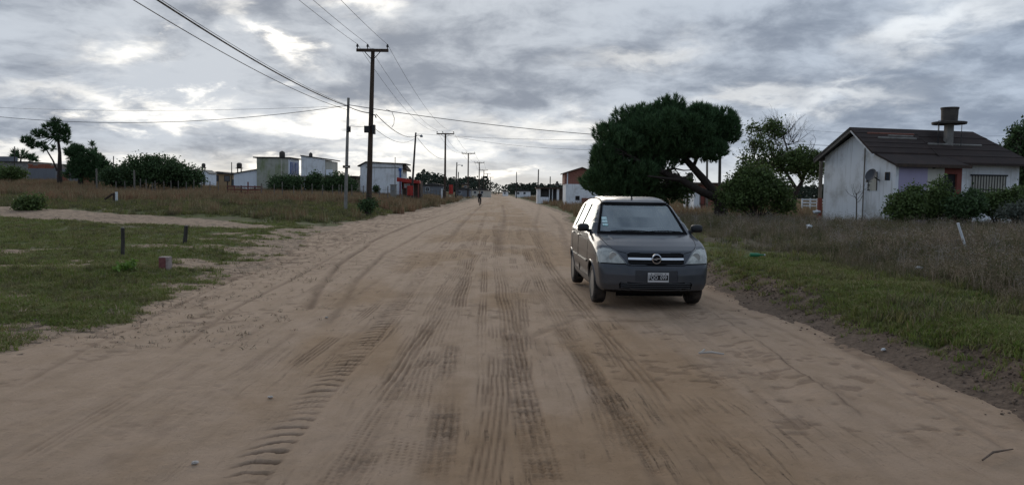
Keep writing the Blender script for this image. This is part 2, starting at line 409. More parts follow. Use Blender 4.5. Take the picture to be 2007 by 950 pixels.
def ground_material():
    m = bpy.data.materials.new('ground_m'); m.use_nodes = True; g = NG(m.node_tree); b = g.n['Principled BSDF']
    b.inputs['Roughness'].default_value = 0.95; b.inputs['Specular IOR Level'].default_value = 0.15
    tcn = g.new('ShaderNodeTexCoord'); v = tcn.outputs['Object']
    at_ = g.new('ShaderNodeAttribute', attribute_name='mask'); sp = g.new('ShaderNodeSeparateColor'); g.l.new(at_.outputs['Color'], sp.inputs[0])
    nz = g.noise(v, 3.5, 8, 0.68); nf = g.noise(v, 18, 6, 0.7); nb = g.noise(v, 0.5, 5, 0.6)
    sandc = g.mix(g.ss(nf, 0.35, 0.68), (0.40, 0.29, 0.205), (0.27, 0.19, 0.128))
    litter = g.ss(g.noise(g.vmath('MULTIPLY', v, (1.0, 1.5, 1)), 3.2, 9, 0.72), 0.50, 0.58)
    sandc = g.mix(g.math('MULTIPLY', litter, 0.88), sandc, (0.10, 0.075, 0.055))
    soil = g.mix(g.ss(nf, 0.35, 0.65), (0.16, 0.115, 0.085), (0.085, 0.06, 0.045))
    sandc = g.mix(at_.outputs['Alpha'], soil, sandc)
    greenc = g.mix(g.ss(nz, 0.35, 0.7), (0.080, 0.105, 0.028), (0.115, 0.105, 0.050))
    greenc = g.mix(g.ss(nb, 0.45, 0.7), greenc, (0.105, 0.095, 0.055))
    dryc = g.mix(g.ss(nz, 0.35, 0.7), (0.12, 0.095, 0.066), (0.085, 0.078, 0.045))
    jit = g.math('MULTIPLY', g.math('SUBTRACT', nz, 0.5), 0.9)
    s = g.ss(g.math('ADD', sp.outputs[0], jit), 0.38, 0.62)
    dsel = g.ss(g.math('ADD', sp.outputs[2], jit), 0.4, 0.6)
    c = g.mix(s, g.mix(dsel, greenc, dryc), sandc)
    g.put(b.inputs['Base Color'], c)
    bn = g.new('ShaderNodeBump'); bn.inputs['Strength'].default_value = 0.8; bn.inputs['Distance'].default_value = 0.05
    g.put(bn.inputs['Height'], g.math('ADD', nz, g.math('MULTIPLY', nf, 0.4))); g.l.new(bn.outputs[0], b.inputs['Normal'])
    return m
def grid_faces(nx, ny):
    i = np.arange(nx - 1); j = np.arange(ny - 1); I, J = np.meshgrid(i, j); a = (J * nx + I).ravel()
    return np.stack([a, a + 1, a + nx + 1, a + nx], 1)
def sinh_axis(c, a, n, lim):
    t = np.linspace(-math.asinh((lim + c) / a), math.asinh((lim - c) / a), n); return c + a * np.sinh(t)
gx = sinh_axis(0.0, 7.0, 480, 3000); gy = sinh_axis(10.0, 6.0, 500, 3500)
GX, GY = np.meshgrid(gx, gy)
GZ = terrain(GX, GY)
sa, gr, dr_, so_ = cover(GX, GY)
gcol = np.stack([sa.ravel(), gr.ravel(), dr_.ravel(), np.clip(1 - 0.9 * so_, 0, 1).ravel()], 1)
ground = np_mesh('ground', np.stack([GX.ravel(), GY.ravel(), GZ.ravel()], 1), grid_faces(len(gx), len(gy)), ground_material(), smooth=True, col=gcol)
tag(ground, kind='structure')

# ------------------------------------------------------------------ road: tracked sand
ys = [2.6]
while ys[-1] < 62: ys.append(ys[-1] + max(0.021, 0.021 * (ys[-1] / 8.5) ** 2))
while ys[-1] < 1500: ys.append(ys[-1] * 1.06)
ys = np.array(ys)
us = np.linspace(-8.0, 6.2, 1000)
UU, YY = np.meshgrid(us, ys); XX = UU - KR * YY
def px_track(pts): return [tuple(flat(*p)[:2]) for p in pts]
zr = 0.020 * (fbm(XX * 0.3, YY * 0.25, 31, 3) - 0.5) + 0.012 * (fbm(XX * 2.6, YY * 2.2, 32, 3) - 0.5) + 0.009 * (fbm(XX * 11, YY * 11, 33, 3) - 0.5)
wear_shade = np.zeros_like(zr)  # track tone: damp pressed sand, with groove shade painted into the colour
# gentle long wheel paths
zr = zr - 0.015 * np.exp(-((UU + 1.9) / 0.5) ** 2) - 0.015 * np.exp(-((UU - 1.5) / 0.5) ** 2)
nearm = YY < 62
def patch(seed, sc=0.5, lo=0.38, hi=0.6, sl=slice(None)): return sstep(lo, hi, fbm(XX[sl] * sc, YY[sl] * sc * 0.7, seed, 3))
def add_track(pts, wd, kind, depth, seed, soft=0.5, dark=0.6, always=False):
    global zr, wear_shade
    P = px_track(pts); y0 = min(p[1] for p in P) - 1; y1 = max(p[1] for p in P) + 1
    r = np.where((ys > y0) & (ys < y1))[0]
    if not len(r): return
    sl = slice(r[0], r[-1] + 1); x, y = XX[sl], YY[sl]
    d, a, s = dist_poly(x, y, P)
    s = s + 0.10 * (fbm(a * 0.35, a * 0 + seed, seed, 2) - 0.5)
    d = np.abs(s) + np.where(d > np.abs(s) + 0.25, 1, 0)
    L = a.max(); fade = sstep(0, 0.5, a) * sstep(L, L - 0.8, a)
    body = sstep(wd * 0.5, wd * 0.5 - 0.05, d) * fade
    pm = np.ones_like(d) if always else np.clip(patch(seed, 0.8, 0.34, 0.58, sl) * (0.45 + 0.55 * patch(seed + 20, 2.6, 0.34, 0.6, sl)) + 0.16, 0, 1)
    if kind == 'lug':
        q = s / wd + 0.10 * (fbm(x * 6, y * 6, seed, 2) - 0.5)
        ph = a / 0.175 - 0.55 * q + 2.4 * (q - 0.05) ** 2 + 0.9 * (fbm(x * 2.4, y * 2.4, seed + 2, 3) - 0.5)
        lug = sstep(0.78, 0.95, 0.5 + 0.5 * np.cos(ph * 2 * math.pi) + 0.30 * (fbm(x * 13, y * 13, seed + 5, 2) - 0.5)) * sstep(-0.5, 0.0, q) * (0.45 + 0.55 * sstep(0.35, 0.6, fbm(x * 2.2, y * 2.2, seed + 3, 2)))
        keep = 0.72 + 0.28 * patch(seed + 1, 0.6, sl=sl)
        zr[sl] += body * (-depth * 0.18 - depth * lug * keep) + np.exp(-((s - wd * 0.56) / 0.05) ** 2) * depth * 0.35 * fade
        wear_shade[sl] = np.maximum(wear_shade[sl], dark * body * (0.06 + 0.94 * lug * keep)); return
    if kind == 'rib':
        ph = s / (wd / 4.0); rb = sstep(0.45, 0.8, 0.5 + 0.5 * np.cos(ph * 2 * math.pi) + 0.5 * (fbm(x * 7, y * 3, seed + 7, 2) - 0.5))
        h = body * pm * (-depth * (0.4 + rb)); wv = body * pm * (0.12 + 0.88 * rb)
    elif kind == 'tread':
        ph = s / (wd / 5.0); blk = (0.5 + 0.5 * np.cos(ph * 2 * math.pi)); cr = sstep(0.2, 0.7, 0.5 + 0.5 * np.cos(a / 0.055 * 2 * math.pi + 2.2 * np.sign(s)))
        far = sstep(16, 8, y); blk = blk * (1 - far) + far * np.maximum(blk * 0.55, cr * (0.4 + 0.6 * blk))
        blk = sstep(0.38, 0.62, blk * (0.3 + 1.4 * fbm(x * 8, y * 8, seed + 6, 3)))
        h = body * pm * (-depth * (0.35 + blk)); wv = body * pm * np.clip(0.08 + 0.92 * blk, 0, 1)
    elif kind == 'rut':
        h = np.exp(-(s / (wd * 0.5)) ** 2) * fade * -depth; h = h + np.exp(-((d - wd * 0.75) / 0.07) ** 2) * depth * 0.5 * fade
        wv = np.exp(-(s / (wd * 0.4)) ** 2) * fade * (0.5 + 0.5 * pm)
    else:   # 'edge': a small crumbling step
        j = s + 0.07 * (fbm(x * 5, y * 5, seed, 3) - 0.5)
        h = depth * sstep(-0.03, 0.02, j) * sstep(0.38, 0.05, j) * fade
        wv = np.exp(-(j / 0.035) ** 2) * fade * (0.55 + 0.45 * patch(seed, 2.0, sl=sl))
    zr[sl] += h; wear_shade[sl] = np.maximum(wear_shade[sl], dark * wv)
add_track([(435, 965), (600, 790), (700, 680), (775, 600), (835, 525), (880, 465), (905, 435)], 0.36, 'lug', 0.022, 51, dark=0.85)
add_track([(590, 965), (690, 845), (800, 700), (870, 605), (925, 520), (955, 460)], 0.24, 'rib', 0.016, 52, dark=0.55)
add_track([(670, 965), (745, 850), (825, 735), (860, 680)], 0.26, 'tread', 0.014, 53, dark=0.5)
add_track([(850, 965), (868, 830), (885, 690), (902, 590), (918, 520), (940, 450), (955, 415)], 0.26, 'tread', 0.018, 54, dark=0.5)
add_track([(955, 965), (945, 800), (942, 680), (945, 580), (952, 500)], 0.18, 'rib', 0.012, 55, dark=0.6)
add_track([(1062, 965), (1040, 860), (1018, 760), (1000, 660), (985, 570), (976, 500), (970, 440)], 0.27, 'tread', 0.020, 56, dark=0.55)
add_track([(1215, 900), (1190, 820), (1160, 740), (1115, 650), (1070, 570), (1040, 510), (1015, 450)], 0.26, 'tread', 0.018, 57, dark=0.5)
add_track([(1450, 965), (1340, 835), (1235, 715), (1165, 630), (1090, 535), (1062, 490), (1040, 450)], 0.30, 'rib', 0.014, 58, dark=0.55)
add_track([(1345, 965), (1270, 870), (1200, 780), (1140, 700), (1095, 640), (1050, 560)], 0.22, 'tread', 0.016, 59, dark=0.45)
add_track([(1560, 965), (1420, 860), (1300, 760), (1240, 700), (1190, 650)], 0.2, 'rib', 0.008, 60, dark=0.35)
add_track([(1372, 604), (1420, 632), (1490, 676), (1560, 728), (1640, 782), (1700, 830)], 0.2, 'edge', 0.045, 61, dark=0.95)
add_track([(2020, 915), (1850, 800), (1690, 700), (1560, 632), (1470, 590)], 0.10, 'rut', 0.010, 62, dark=0.3)
add_track([(600, 610), (625, 570), (665, 520), (730, 472), (805, 440), (880, 418), (950, 398)], 0.17, 'rut', 0.030, 63, dark=0.75)
add_track([(640, 640), (690, 560), (750, 500), (830, 455), (910, 420)], 0.14, 'rut', 0.018, 64, dark=0.55)
add_track([(330, 700), (450, 610), (560, 555), (640, 510), (720, 466)], 0.10, 'rut', 0.012, 65, dark=0.5)
add_track([(0, 770), (150, 690), (300, 620), (420, 565), (540, 520)], 0.09, 'rut', 0.010, 66, dark=0.4)
add_track([(1060, 400), (1050, 440), (1065, 500), (1085, 530)], 0.3, 'rut', 0.02, 67, dark=0.45)
add_track([(1000, 620), (1040, 660), (1090, 640), (1130, 655)], 0.16, 'rut', 0.012, 68, dark=0.45)
add_track([(0, 925), (120, 850), (260, 770), (370, 700)], 0.22, 'rib', 0.008, 69, dark=0.3)
add_track([(978, 490), (981, 460), (990, 425), (985, 400)], 0.4, 'rut', 0.03, 70, dark=0.6)
add_track([(880, 470), (905, 440), (930, 415), (950, 398)], 0.3, 'rut', 0.02, 71, dark=0.5)
add_track([(1110, 470), (1120, 500), (1100, 440), (1075, 415)], 0.3, 'rut', 0.02, 72, dark=0.4)
sc0 = fbm(XX * 3.0, YY * 1.6, 120, 3)
for k in range(14):      # faint older tyre lines that follow the road
    u0 = -3.6 + 7.0 * k / 13 + rng.uniform(-.2, .2)
    q = np.exp(-((UU - u0 - 0.25 * np.sin(0.2 * YY + k)) / 0.05) ** 2) * nearm; qs = q > 0.02; pq = np.zeros_like(q); pq[qs] = sstep(0.45, 0.62, fbm(XX[qs] * 0.35, YY[qs] * 0.245, 80 + k, 3)); q = q * pq
    zr -= 0.004 * q; wear_shade = np.maximum(wear_shade, 0.26 * q * sstep(0.38, 0.6, sc0))
# bundles of fine crisp tyre lines, some cross-barred
for k in range(26):
    u0 = rng.normal(0.1, 1.7); sl_ = rng.normal(0, 0.022); y0_, y1_ = (lambda a_: (a_, a_ + rng.uniform(3, 14)))(3.0 + 20 * rng.uniform() ** 1.6)
    r_ = np.where((ys > y0_) & (ys < y1_))[0]
    if len(r_) < 5: continue
    q0 = slice(r_[0], r_[-1] + 1); y_ = YY[q0]; c_ = UU[q0] - u0 - sl_ * (y_ - 10) - 0.06 * np.sin(0.6 * y_ + k); nl = rng.integers(3, 6); dk = rng.uniform(0.45, 0.8)
    near_ = np.abs(c_) < 0.2; fl = np.zeros_like(c_)
    cc = c_[near_]; yy0 = y_[near_]; v_ = np.zeros_like(cc)
    for j in range(nl): v_ = np.maximum(v_, np.exp(-((cc - (j - nl / 2) * 0.046) / 0.011) ** 2))
    if k % 3 == 0: v_ = v_ * sstep(0.3, 0.6, 0.5 + 0.5 * np.cos(yy0 / 0.06 * 6.283 + cc * 30)) 
    v_ = v_ * sstep(0.40, 0.56, fbm(cc * 3 + k, yy0 * 1.5, 140 + k, 3)) * sstep(y0_, y0_ + .8, yy0) * sstep(y1_, y1_ - .8, yy0)
    fl[near_] = v_; zr[q0] -= 0.006 * fl; wear_shade[q0] = np.maximum(wear_shade[q0], dk * fl)
# scuffs, footprints and crumbs across the sand
sc = fbm(XX * 2.4, YY * 4.2, 91, 5); spots = sstep(0.62, 0.74, sc) * nearm * patch(96, 0.3, 0.42, 0.62)
zr -= 0.007 * spots; wear_shade = np.maximum(wear_shade, 0.42 * spots)
sc2 = fbm(XX * 5.0, YY * 7.0, 92, 3); cr = sstep(0.64, 0.74, sc2) * patch(93, 0.4, 0.5, 0.65)
zr -= 0.008 * cr; wear_shade = np.maximum(wear_shade, 0.4 * cr)
lft = sstep(-3.4, -5.4, UU) * sstep(9, 15, YY)
lit = np.maximum(sstep(0.55, 0.60, fbm(XX * 4.5, YY * 4.0, 94, 5)) * sstep(0.40, 0.58, fbm(XX * 0.9, YY * 0.7, 97, 3)), 0.8 * sstep(0.60, 0.65, fbm(XX * 9, YY * 7, 98, 3))) * lft
wear_shade = np.maximum(wear_shade, 0.85 * lit); zr += 0.01 * lit
mid = sstep(3.4, 1.5, np.abs(UU + 0.1)) * (0.35 + 0.65 * sstep(0.4, 0.6, fbm(XX * 0.7, YY * 0.25, 95, 4)))
dl = edgeL(YY) - UU; dr2 = UU - edgeR(YY)
zr -= 0.30 * sstep(0.5, 1.6, np.maximum(dl, dr2)); zr -= 0.02 * sstep(40, 400, YY)
band = sstep(-0.30, 0.10, dr2 + 0.7 * (fbm(XX * 1.6, YY * 1.6, 99, 3) - 0.5)) * sstep(34, 22, YY) * (0.55 + 0.45 * sstep(0.4, 0.6, fbm(XX * 6, YY * 6, 100, 3)))
wear_shade = np.maximum(wear_shade, 0.60 * band); zr += 0.035 * band * (fbm(XX * 7, YY * 7, 101, 3) - 0.4)
rcol = np.stack([wear_shade.ravel(), mid.ravel(), (sstep(0, -1.2, -UU - 3.2) * 0).ravel()], 1)
def road_material():
    m = bpy.data.materials.new('road_sand'); m.use_nodes = True; g = NG(m.node_tree); b = g.n['Principled BSDF']
    b.inputs['Roughness'].default_value = 0.95; b.inputs['Specular IOR Level'].default_value = 0.12
    tcn = g.new('ShaderNodeTexCoord'); v = tcn.outputs['Object']
    at_ = g.new('ShaderNodeAttribute', attribute_name='mask'); sp = g.new('ShaderNodeSeparateColor'); g.l.new(at_.outputs['Color'], sp.inputs[0])
    nb = g.noise(g.vmath('MULTIPLY', v, (1, 0.5, 1)), 0.6, 5, 0.6); nf = g.noise(v, 26, 10, 0.78); nm = g.noise(g.vmath('MULTIPLY', v, (1, 0.6, 1)), 3.0, 6, 0.65)
    pale = g.mix(g.ss(nm, 0.35, 0.7), (0.490, 0.352, 0.250), (0.430, 0.305, 0.208))
    tan = g.mix(g.ss(nm, 0.35, 0.7), (0.425, 0.288, 0.182), (0.36, 0.238, 0.144))
    f = g.ss(g.math('ADD', g.math('MULTIPLY', sp.outputs[1], 0.75), g.math('MULTIPLY', g.math('SUBTRACT', nb, 0.5), 1.1)), 0.15, 0.75)
    c = g.mix(f, pale, tan)
    c = g.mix(g.ss(nf, 0.55, 0.8, 0.0, 0.28), c, (0.24, 0.18, 0.135))
    sxx = g.new('ShaderNodeSeparateXYZ'); g.l.new(v, sxx.inputs[0]); uu_ = g.math('ADD', sxx.outputs[0], g.math('MULTIPLY', sxx.outputs[1], KR))
    cvx = g.new('ShaderNodeCombineXYZ'); g.put(cvx.inputs[0], g.math('ADD', uu_, g.math('MULTIPLY', nb, 0.25))); g.put(cvx.inputs[1], g.math('MULTIPLY', sxx.outputs[1], 0.028))
    st = g.noise(cvx.outputs[0], 21, 4, 0.65); stb = g.noise(cvx.outputs[0], 5, 3, 0.5)
    pt_ = g.ss(g.noise(g.vmath('MULTIPLY', v, (1, 0.8, 1)), 1.1, 4, 0.6), 0.42, 0.62)
    hat = g.ss(g.noise(g.vmath('MULTIPLY', v, (9, 26, 1)), 1.0, 3, 0.6), 0.5, 0.68)
    stk_ = g.math('MULTIPLY', g.math('MULTIPLY', g.ss(st, 0.54, 0.61), g.math('ADD', 0.35, g.math('MULTIPLY', hat, 0.65))), g.math('MULTIPLY', pt_, g.math('ADD', 0.25, sp.outputs[1])))
    c = g.mix(g.math('MULTIPLY', stk_, 0.85), c, (0.13, 0.088, 0.062))
    c = g.mix(g.math('MULTIPLY', g.ss(stb, 0.52, 0.66), 0.15), c, (0.20, 0.145, 0.10))
    spk = g.ss(g.noise(g.vmath('MULTIPLY', v, (1, 0.7, 1)), 46, 5, 0.7), 0.60, 0.68)
    c = g.mix(g.math('MULTIPLY', spk, 0.42), c, (0.17, 0.12, 0.085))
    c = g.mix(g.math('MULTIPLY', sp.outputs[0], 0.88), c, (0.125, 0.076, 0.048))  # darkens tracks: damp sand plus painted groove shade, also litter and soil
    g.put(b.inputs['Base Color'], c)
    bn = g.new('ShaderNodeBump'); bn.inputs['Strength'].default_value = 0.9; bn.inputs['Distance'].default_value = 0.03
    g.put(bn.inputs['Height'], g.math('SUBTRACT', g.math('ADD', nf, g.math('MULTIPLY', nm, 0.8)), g.math('MULTIPLY', stk_, 0.7))); g.l.new(bn.outputs[0], b.inputs['Normal'])
    return m
ROAD_Z = zr
road = np_mesh('road', np.stack([XX.ravel(), YY.ravel(), zr.ravel()], 1), grid_faces(len(us), len(ys)), road_material(), smooth=True, col=rcol)
tag(road, kind='structure')
def road_z(x, y):
    u = uu(x, y); i = int(np.clip(np.searchsorted(us, u), 0, len(us) - 1)); j = int(np.clip(np.searchsorted(ys, y), 0, len(ys) - 1)); return float(zr[j, i])

# ------------------------------------------------------------------ parked car (grey compact people carrier)
paint = mat('car_paint', (0.040, 0.045, 0.056), 0.34, 0.55, coat=0.5, spec=0.5)
paint_g = NG(paint.node_tree)
_b = paint_g.n['Principled BSDF']; _b.inputs['Coat Roughness'].default_value = 0.06
_tc = paint_g.new('ShaderNodeTexCoord')
_dz = paint_g.new('ShaderNodeSeparateXYZ'); paint_g.l.new(_tc.outputs['Object'], _dz.inputs[0])
_dn = paint_g.noise(_tc.outputs['Object'], 6, 6, 0.65)
_dust = paint_g.math('MULTIPLY', paint_g.ss(_dz.outputs[2], 0.75, 0.2), paint_g.ss(_dn, 0.3, 0.7, 0.25, 0.75))
paint_g.put(_b.inputs['Base Color'], paint_g.mix(_dust, (0.043, 0.049, 0.061), (0.070, 0.068, 0.068)))
paint_g.put(_b.inputs['Roughness'], paint_g.math('ADD', 0.32, paint_g.math('MULTIPLY', _dust, 0.5)))
paint_g.put(_b.inputs['Metallic'], paint_g.math('SUBTRACT', 0.55, paint_g.math('MULTIPLY', _dust, 0.5)))
plast = mat('car_plastic', (0.014, 0.015, 0.017), 0.55)
trim_b = mat('car_black_trim', (0.008, 0.008, 0.009), 0.75, spec=0.12)
rubber = mat('rubber', (0.016, 0.015, 0.015), 0.85, col2=(0.06, 0.05, 0.042), vscale=9)
chrome = mat('chrome', (0.62, 0.64, 0.68), 0.22, 1.0)
rim_m = mat('rim_m', (0.26, 0.25, 0.24), 0.45, 0.7, var=0.3)
seat_m = mat('seat_m', (0.028, 0.028, 0.032), 0.9)
def glass(name, tint, refl, rough=0.02):
    m = bpy.data.materials.new(name); m.use_nodes = True; g = NG(m.node_tree); g.n.clear()
    o = g.new('ShaderNodeOutputMaterial'); t = g.new('ShaderNodeBsdfTransparent'); g.put(t.inputs[0], tint)
    gl = g.new('ShaderNodeBsdfGlossy'); gl.inputs['Roughness'].default_value = rough; g.put(gl.inputs[0], (0.72, 0.80, 0.84))
    fr = g.new('ShaderNodeFresnel'); fr.inputs[0].default_value = 1.5
    k = g.math('ADD', g.math('MULTIPLY', fr.outputs[0], 1.25), refl, clamp=True)
    ms = g.new('ShaderNodeMixShader'); g.put(ms.inputs[0], k); g.l.new(t.outputs[0], ms.inputs[1]); g.l.new(gl.outputs[0], ms.inputs[2]); g.l.new(ms.outputs[0], o.inputs[0])
    return m
car_glass = glass('car_glass', (0.50, 0.57, 0.57), 0.20)
side_glass = glass('side_glass', (0.30, 0.34, 0.34), 0.06)
lamp_glass = mat('lamp_glass', (0.46, 0.47, 0.43), 0.18, 0.25, spec=0.7, coat=0.8, col2=(0.24, 0.25, 0.235), vscale=9)

PROF = np.array([(0.13, 0.230), (0.035, 0.275), (0.0, 0.36), (0.0, 0.50), (0.012, 0.60), (0.045, 0.70), (0.085, 0.775), (0.16, 0.838), (0.30, 0.895), (0.50, 0.948), (0.72, 0.992), (0.96, 1.030),
                 (1.15, 1.125), (1.40, 1.285), (1.62, 1.415), (1.78, 1.493), (1.95, 1.548), (2.20, 1.588), (2.55, 1.606), (2.95, 1.600), (3.35, 1.572), (3.68, 1.520), (3.80, 1.47), (3.88, 1.33), (3.94, 1.08),
                 (4.02, 0.92), (4.042, 0.70), (4.04, 0.45), (3.98, 0.30), (3.85, 0.22), (2.0, 0.19)])
def sd_poly(px, pz, poly):
    d = np.full(px.shape, 1e9); ins = np.zeros(px.shape, bool); n = len(poly)
    for i in range(n):
        ax, az = poly[i]; bx, bz = poly[(i + 1) % n]; dx, dz = bx - ax, bz - az
        t = np.clip(((px - ax) * dx + (pz - az) * dz) / (dx * dx + dz * dz), 0, 1)
        d = np.minimum(d, (px - ax - t * dx) ** 2 + (pz - az - t * dz) ** 2)
        c = ((az > pz) != (bz > pz)); xi = ax + (pz - az) / (dz if abs(dz) > 1e-9 else 1e-9) * dx
        ins ^= c & (px < xi)
    d = np.sqrt(d); return np.where(ins, -d, d)
_tab = None
def car_sdf(p):
    x, y, z = np.abs(p[..., 0]), p[..., 1], p[..., 2]
    bow = 0.20 * (x / 0.80) ** 2.6 * sstep(2.2, 0.6, y) * sstep(1.25, 0.7, z) + 0.10 * (x / 0.72) ** 2 * sstep(2.4, 1.2, y) * sstep(0.9, 1.05, z)
    bowr = 0.13 * (x / 0.80) ** 3 * sstep(2.4, 3.6, y)
    # sampled profile distance (table lookup keeps it fast)
    yy = np.clip((y - bow + bowr + 0.6) / 5.2 * (NTY - 1), 0, NTY - 1.001); zz_ = np.clip((z + 0.2) / 2.2 * (NTZ - 1), 0, NTZ - 1.001)
    iy = yy.astype(int); iz = zz_.astype(int); fy, fz = yy - iy, zz_ - iz
    sp = (_tab[iz, iy] * (1 - fy) + _tab[iz, iy + 1] * fy) * (1 - fz) + (_tab[iz + 1, iy] * (1 - fy) + _tab[iz + 1, iy + 1] * fy) * fz
    # hood crown: lower towards the fenders
    W = np.interp(z, [0.15, 0.22, 0.36, 0.55, 0.75, 0.92, 1.02, 1.10, 1.48, 1.56, 1.65], [0.755, 0.785, 0.825, 0.842, 0.847, 0.838, 0.820, 0.785, 0.615, 0.565, 0.50])
    W = W - 0.085 * np.clip((0.95 - y) / 0.95, 0, 1) ** 2 - 0.06 * np.clip((y - 3.3) / 0.75, 0, 1) ** 2
    W = W - 0.018 * np.exp(-((z - 0.42) / 0.07) ** 2) * sstep(1.0, 1.3, y) * sstep(3.2, 2.9, y)
    ss_ = x - W
    k = np.where(z > 1.2, 0.13, 0.085)
    h = np.clip(0.5 + 0.5 * (ss_ - sp) / k, 0, 1)
    return sp * (1 - h) + ss_ * h + k * h * (1 - h)
NTY, NTZ = 521, 221
_ty, _tz = np.meshgrid(np.linspace(-0.6, 4.6, NTY), np.linspace(-0.2, 2.0, NTZ)); _tab = sd_poly(_ty, _tz, PROF)
# soften the profile a little
for _ in range(3):
    _t2 = _tab.copy(); _t2[1:-1, 1:-1] = (_tab[1:-1, 1:-1] * 4 + _tab[:-2, 1:-1] + _tab[2:, 1:-1] + _tab[1:-1, :-2] + _tab[1:-1, 2:]) / 8; _tab = _t2
def march(o, d, tmax):
    lo = np.zeros(len(o)); hi = np.full(len(o), tmax)
    for _ in range(26):
        m = 0.5 * (lo + hi); v = car_sdf(o + d * m[:, None]); lo = np.where(v < 0, m, lo); hi = np.where(v < 0, hi, m)
    return o + d * (0.5 * (lo + hi))[:, None]
def on_front(x, z, eps=0.0):
    o = np.array([[x, 1.0 if z < 0.9 else 1.8, z]]); p = march(o, np.array([[0, -1.0, 0]]), 2.2)[0]; return p + np.array([0, -eps, 0])
def on_side(sgn, y, z, eps=0.0):
    p = march(np.array([[0, y, z]]), np.array([[sgn * 1.0, 0, 0]]), 1.2)[0]; return p + np.array([sgn * eps, 0, 0])
def on_top(x, y, eps=0.0):
    p = march(np.array([[x, y, 0.6]]), np.array([[0, 0, 1.0]]), 1.3)[0]; return p + np.array([0, 0, eps])

def car_shell():
    st = 0.0175
    x0, x1, y0, y1, z0, z1 = -0.86, 0.86, -0.02, 4.06, 0.17, 1.63
    nx, ny, nz = [int(round(v / st)) for v in (x1 - x0, y1 - y0, z1 - z0)]
    X, Y, Z = np.linspace(x0, x1, nx + 1), np.linspace(y0, y1, ny + 1), np.linspace(z0, z1, nz + 1)
    vs, fs = [], []; off = 0
    def patch_(A, B, f):
        nonlocal off
        a, b = np.meshgrid(A, B); p = f(a.ravel(), b.ravel()); vs.append(p); fs.append(grid_faces(len(A), len(B)) + off); off += len(p)
    c = lambda v, n: np.full(n.shape, v)
    patch_(X, Z, lambda a, b: np.stack([a, c(y0, a), b], 1)); patch_(X, Z, lambda a, b: np.stack([a, c(y1, a), b], 1))
    patch_(Y, Z, lambda a, b: np.stack([c(x0, a), a, b], 1)); patch_(Y, Z, lambda a, b: np.stack([c(x1, a), a, b], 1))
    patch_(X, Y, lambda a, b: np.stack([a, b, c(z1, a)], 1)); patch_(X, Y, lambda a, b: np.stack([a, b, c(z0, a)], 1))
    v = np.concatenate(vs); f = np.concatenate(fs)
    key = np.round(v / st * 4).astype(np.int64); _, idx, inv = np.unique(key, axis=0, return_index=True, return_inverse=True)
    v = v[idx]; f = inv.reshape(-1)[f]
    o = np.stack([np.zeros(len(v)), np.clip(v[:, 1], 0.95, 3.1), np.full(len(v), 0.72)], 1)
    d = v - o; L = np.linalg.norm(d, axis=1); d /= L[:, None]
    return march(o, d, 2.2), f
cv_, cf_ = car_shell()
# outward orientation
_n = np.cross(cv_[cf_[:, 1]] - cv_[cf_[:, 0]], cv_[cf_[:, 2]] - cv_[cf_[:, 0]]); _c = cv_[cf_].mean(1)
_out = _c - np.stack([np.zeros(len(_c)), np.clip(_c[:, 1], 0.95, 3.1), np.full(len(_c), 0.72)], 1)
_fl = (_n * _out).sum(1) < 0; cf_[_fl] = cf_[_fl][:, ::-1]
_n[_fl] *= -1; _n /= np.linalg.norm(_n, axis=1)[:, None] + 1e-12
cx, cy, cz = _c.T; ax_ = np.abs(cx); lab = np.zeros(len(cf_), int)
def inpoly(a, b, poly): return sd_poly(a, b, np.array(poly)) < 0
WY = (0.815, 3.445); WR = 0.345
NAMES = {0: 'body_shell', 1: 'bumper', 2: 'hood', 3: 'headlight', 4: 'windshield', 5: 'side_window', 6: 'door', 7: 'grille', 8: 'windshield_surround', 9: 'roof', 10: 'rear_window', 11: 'underbody', 12: 'air_intake', 99: None}
lab[(cy < 0.72) & (cz < 0.655)] = 1
lab[(cy > 3.72) & (cz < 0.62)] = 13
lab[(cz > 0.80) & (cy > 0.10) & (cy < 1.02) & (_n[:, 2] > 0.45) & (ax_ < 0.70)] = 2
lab[(cz > 1.45) & (_n[:, 2] > 0.75) & (cy > 1.7)] = 9
ws_half = np.interp(cz, [1.03, 1.49], [0.735, 0.585]); front_up = (cy < 2.05) & (cy > 0.85) & (_n[:, 1] < -0.25) & (_n[:, 2] > 0.2)
lab[front_up & (cz > 1.035) & (cz < 1.505) & (ax_ < ws_half - 0.035)] = 8
lab[front_up & (cz > 1.062) & (cz < 1.470) & (ax_ < ws_half - 0.058)] = 4
lab[(cy > 3.6) & (cz > 1.05) & (cz < 1.45) & (ax_ < 0.55) & (_n[:, 1] > 0.3)] = 10
sidew = (np.abs(_n[:, 0]) > 0.55)
for w_, poly in enumerate(([(1.16, 1.075), (1.50, 1.075), (1.50, 1.285)], [(1.56, 1.07), (2.34, 1.08), (2.34, 1.475), (1.86, 1.455), (1.56, 1.32)], [(2.43, 1.082), (3.17, 1.095), (3.12, 1.465), (2.43, 1.477)], [(3.25, 1.10), (3.62, 1.13), (3.50, 1.42), (3.22, 1.455)])):
    lab[sidew & inpoly(cy, cz, poly)] = 50 + w_
DOORS = ([(1.20, 0.36), (2.36, 0.34), (2.385, 1.05), (1.16, 1.045)], [(2.405, 0.34), (3.05, 0.36), (3.24, 0.70), (3.25, 1.07), (2.41, 1.055)])
for w_, poly in enumerate(DOORS):
    lab[sidew & inpoly(cy, cz, poly) & (lab == 0)] = 60 + w_
HL = [(0.425, 0.655), (0.485, 0.735), (0.555, 0.815), (0.63, 0.862), (0.72, 0.872), (0.795, 0.845), (0.86, 0.80), (0.86, 0.655)]
lab[(cy < 0.385) & inpoly(ax_, cz, HL) & (_n[:, 1] < 0.2)] = 3
